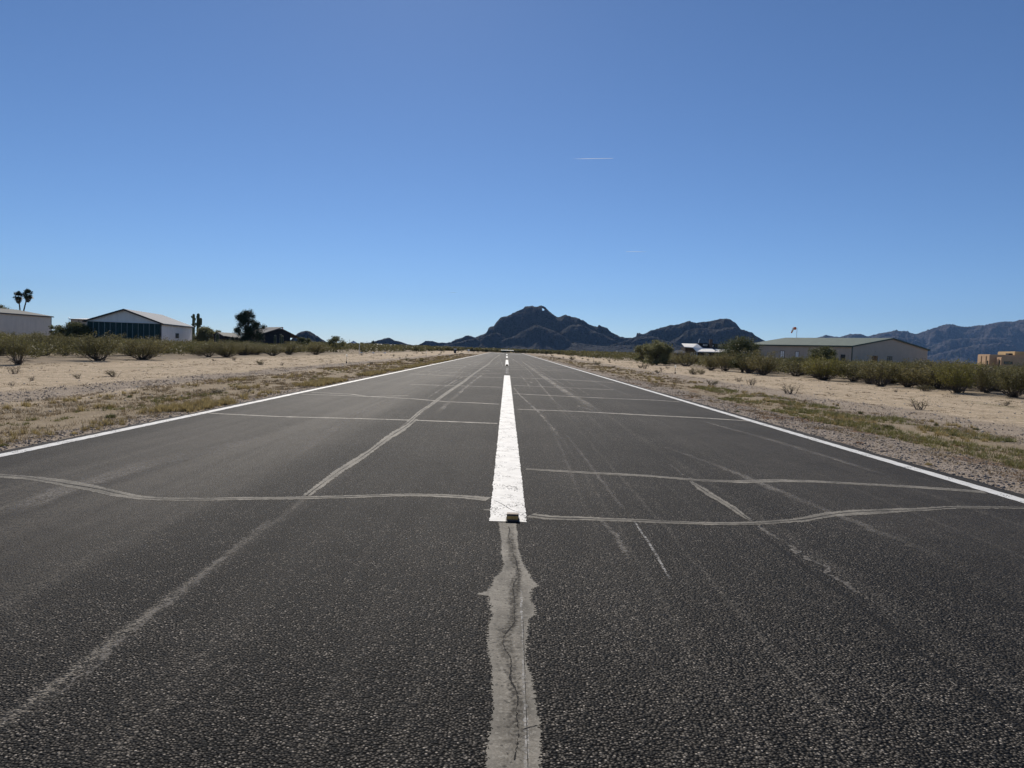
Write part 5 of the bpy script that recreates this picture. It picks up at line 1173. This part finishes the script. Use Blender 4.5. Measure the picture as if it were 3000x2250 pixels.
# white pipe barrier beyond the runway end
a, c = AT(1467.5, 1025.2, 288), AT(1505, 1027, 288); o = empty('pipe_barrier', (a[0], 288, -.04), 0, 'long white rail barrier across the far end of the runway', 'barrier')
w = c[0]-a[0]; b = MB(); b.prism([(0, -.16, a[2]-.03), (0, .16, a[2]+.08), (0, .16, a[2]-.02), (0, -.16, a[2]-.12)], (w, 0, 0)); b.build('rail', MAT['white'], o)
for i in range(4): b = MB(); b.box(i*(w-.14)/3, i*(w-.14)/3+.14, -.05, .05, 0, a[2]-.10); b.build('barrier_post', MAT['trim'], o)
# jumping cholla with a pale top
p = G(2905, 1152); ch = empty('cholla_cactus', (p[0], p[1]+.8, gz(p[0], p[1])), 0, 'pale-topped cholla cactus inside the right scrub below the adobe house', 'cactus')
rr = np.random.default_rng(9); b = MB(); b2 = MB()
for i in range(16):
    a = rr.uniform(0, 6.28); e = np.array([math.cos(a)*rr.uniform(.1, .55), math.sin(a)*rr.uniform(.1, .55), rr.uniform(.9, 1.45)]); m = e*np.array([.5, .5, .55])
    b.tube([(0, 0, 0), m, e], [.05, .045, .03], 6)
    for k in range(60):
        d = rr.standard_normal(3); d /= np.linalg.norm(d); cc = m+(e-m)*rr.uniform(.55, 1.05); t = np.cross(d, (.3, .5, .8))*.02; b2.add([cc-t, cc+t, cc+d*.11], [(0, 1, 2)])
b.build('stems', MAT['twig'], ch); b2.build('spines', MAT['spines'], ch)

# ------------------------------------------------------------------ contrails
def contrail_mat():
    t = NT('contrail_vapour'); g = t.n('ShaderNodeTexCoord').outputs['Generated']; x, y, z = t.xyz(g)
    t.done((.86, .93, 1.0), .9, None, 0)
    tl = t.n('ShaderNodeBsdfTranslucent', i_Color=(.84, .92, 1.0, 1)); mx = t.n('ShaderNodeMixShader', i_0=.6)
    t.set(mx, '1', t.bsdf.outputs[0]); t.set(mx, '2', tl.outputs[0]); tr = t.n('ShaderNodeBsdfTransparent'); m2 = t.n('ShaderNodeMixShader')
    t.set(m2, '0', t.math('MULTIPLY', t.math('MULTIPLY', t.ramp(x, .0, .7), t.ramp(x, .96, 1.0, 1, 0)), t.n('ShaderNodeObjectInfo').outputs['Alpha'])); t.set(m2, '1', tr.outputs[0]); t.set(m2, '2', mx.outputs[0])
    t.t.links.new(m2.outputs[0], t.out.inputs[0]); return t.m
cm = contrail_mat()
for (xa, ya), (xb, yb), rpx, al, lab in (((1668, 465.5), (1799, 463.8), .95, .8, 'bright short white contrail, upper one high in the blue sky'), ((1905, 737.5), (1832, 737), .8, .42, 'faint short contrail, lower right one in the sky'), ((1310, 857), (1340, 857.5), .5, .22, 'barely visible contrail low in the sky above the mountain')):
    A, B = AT(xa, ya, 9000), AT(xb, yb, 9000); n = 14; D = B-A; L = np.linalg.norm(D); rr = rpx*9000/F_PX
    rz = math.atan2(D[1], D[0]); ry = -math.asin(D[2]/L)
    b = MB(); b.tube([(L*i/(n-1), 0, 0) for i in range(n)], [rr*(1.15-.5*i/(n-1))*(.4 if i in (0, n-1) else 1) for i in range(n)], 10); o = b.build('contrail', cm, None, smooth=True)
    o.location = A; o.rotation_euler = (0, ry, rz); o.color = (1, 1, 1, al); tag(o, lab, 'contrail', 'contrails in the sky')

# ------------------------------------------------------------------ light, sky, air
EL, AZ = rad(37), rad(-9)         # sun ahead of the camera, a little to the left
w = bpy.data.worlds.new('World'); SC.world = w; w.use_nodes = True; nt = w.node_tree
bg = nt.nodes['Background']; sky = nt.nodes.new('ShaderNodeTexSky'); sky.sky_type = 'NISHITA'; sky.sun_disc = False
sky.sun_elevation = EL; sky.sun_rotation = AZ; sky.altitude = 600; sky.air_density = .76; sky.dust_density = .09; sky.ozone_density = 7.5
nt.links.new(sky.outputs[0], bg.inputs[0]); bg.inputs[1].default_value = .087
sl_ = bpy.data.lights.new('sun', 'SUN'); so = bpy.data.objects.new('sun', sl_); COL.objects.link(so)
sl_.energy = 4.4; sl_.angle = rad(.5); sl_.color = (1, .92, .80)
sd_ = Vector((math.sin(AZ)*math.cos(EL), math.cos(AZ)*math.cos(EL), math.sin(EL)))
so.rotation_euler = sd_.to_track_quat('Z', 'Y').to_euler()
HAZE = 3.2e-5
if HAZE:
    b = MB(); b.box(-9500, 9500, -120, 12500, -8, 900); hz = b.build('haze', None)
    m = bpy.data.materials.new('haze_air'); m.use_nodes = True; t = m.node_tree; t.nodes.remove(t.nodes['Principled BSDF'])
    pv = t.nodes.new('ShaderNodeVolumePrincipled'); pv.inputs['Color'].default_value = (.30, .55, 1, 1); pv.inputs['Density'].default_value = HAZE; pv.inputs['Anisotropy'].default_value = .2
    t.links.new(pv.outputs[0], t.nodes['Material Output'].inputs['Volume']); hz.data.materials.clear(); hz.data.materials.append(m)
    tag(hz, 'thin blue daylight haze over the whole plain', 'haze', kind='stuff')
SC.view_settings.view_transform = 'Standard'; SC.view_settings.look = 'None'; SC.view_settings.gamma = 1; SC.view_settings.exposure = 0
SC.cycles.use_denoising = True; SC.cycles.max_bounces = 6; SC.cycles.volume_bounces = 0; SC.cycles.transparent_max_bounces = 12
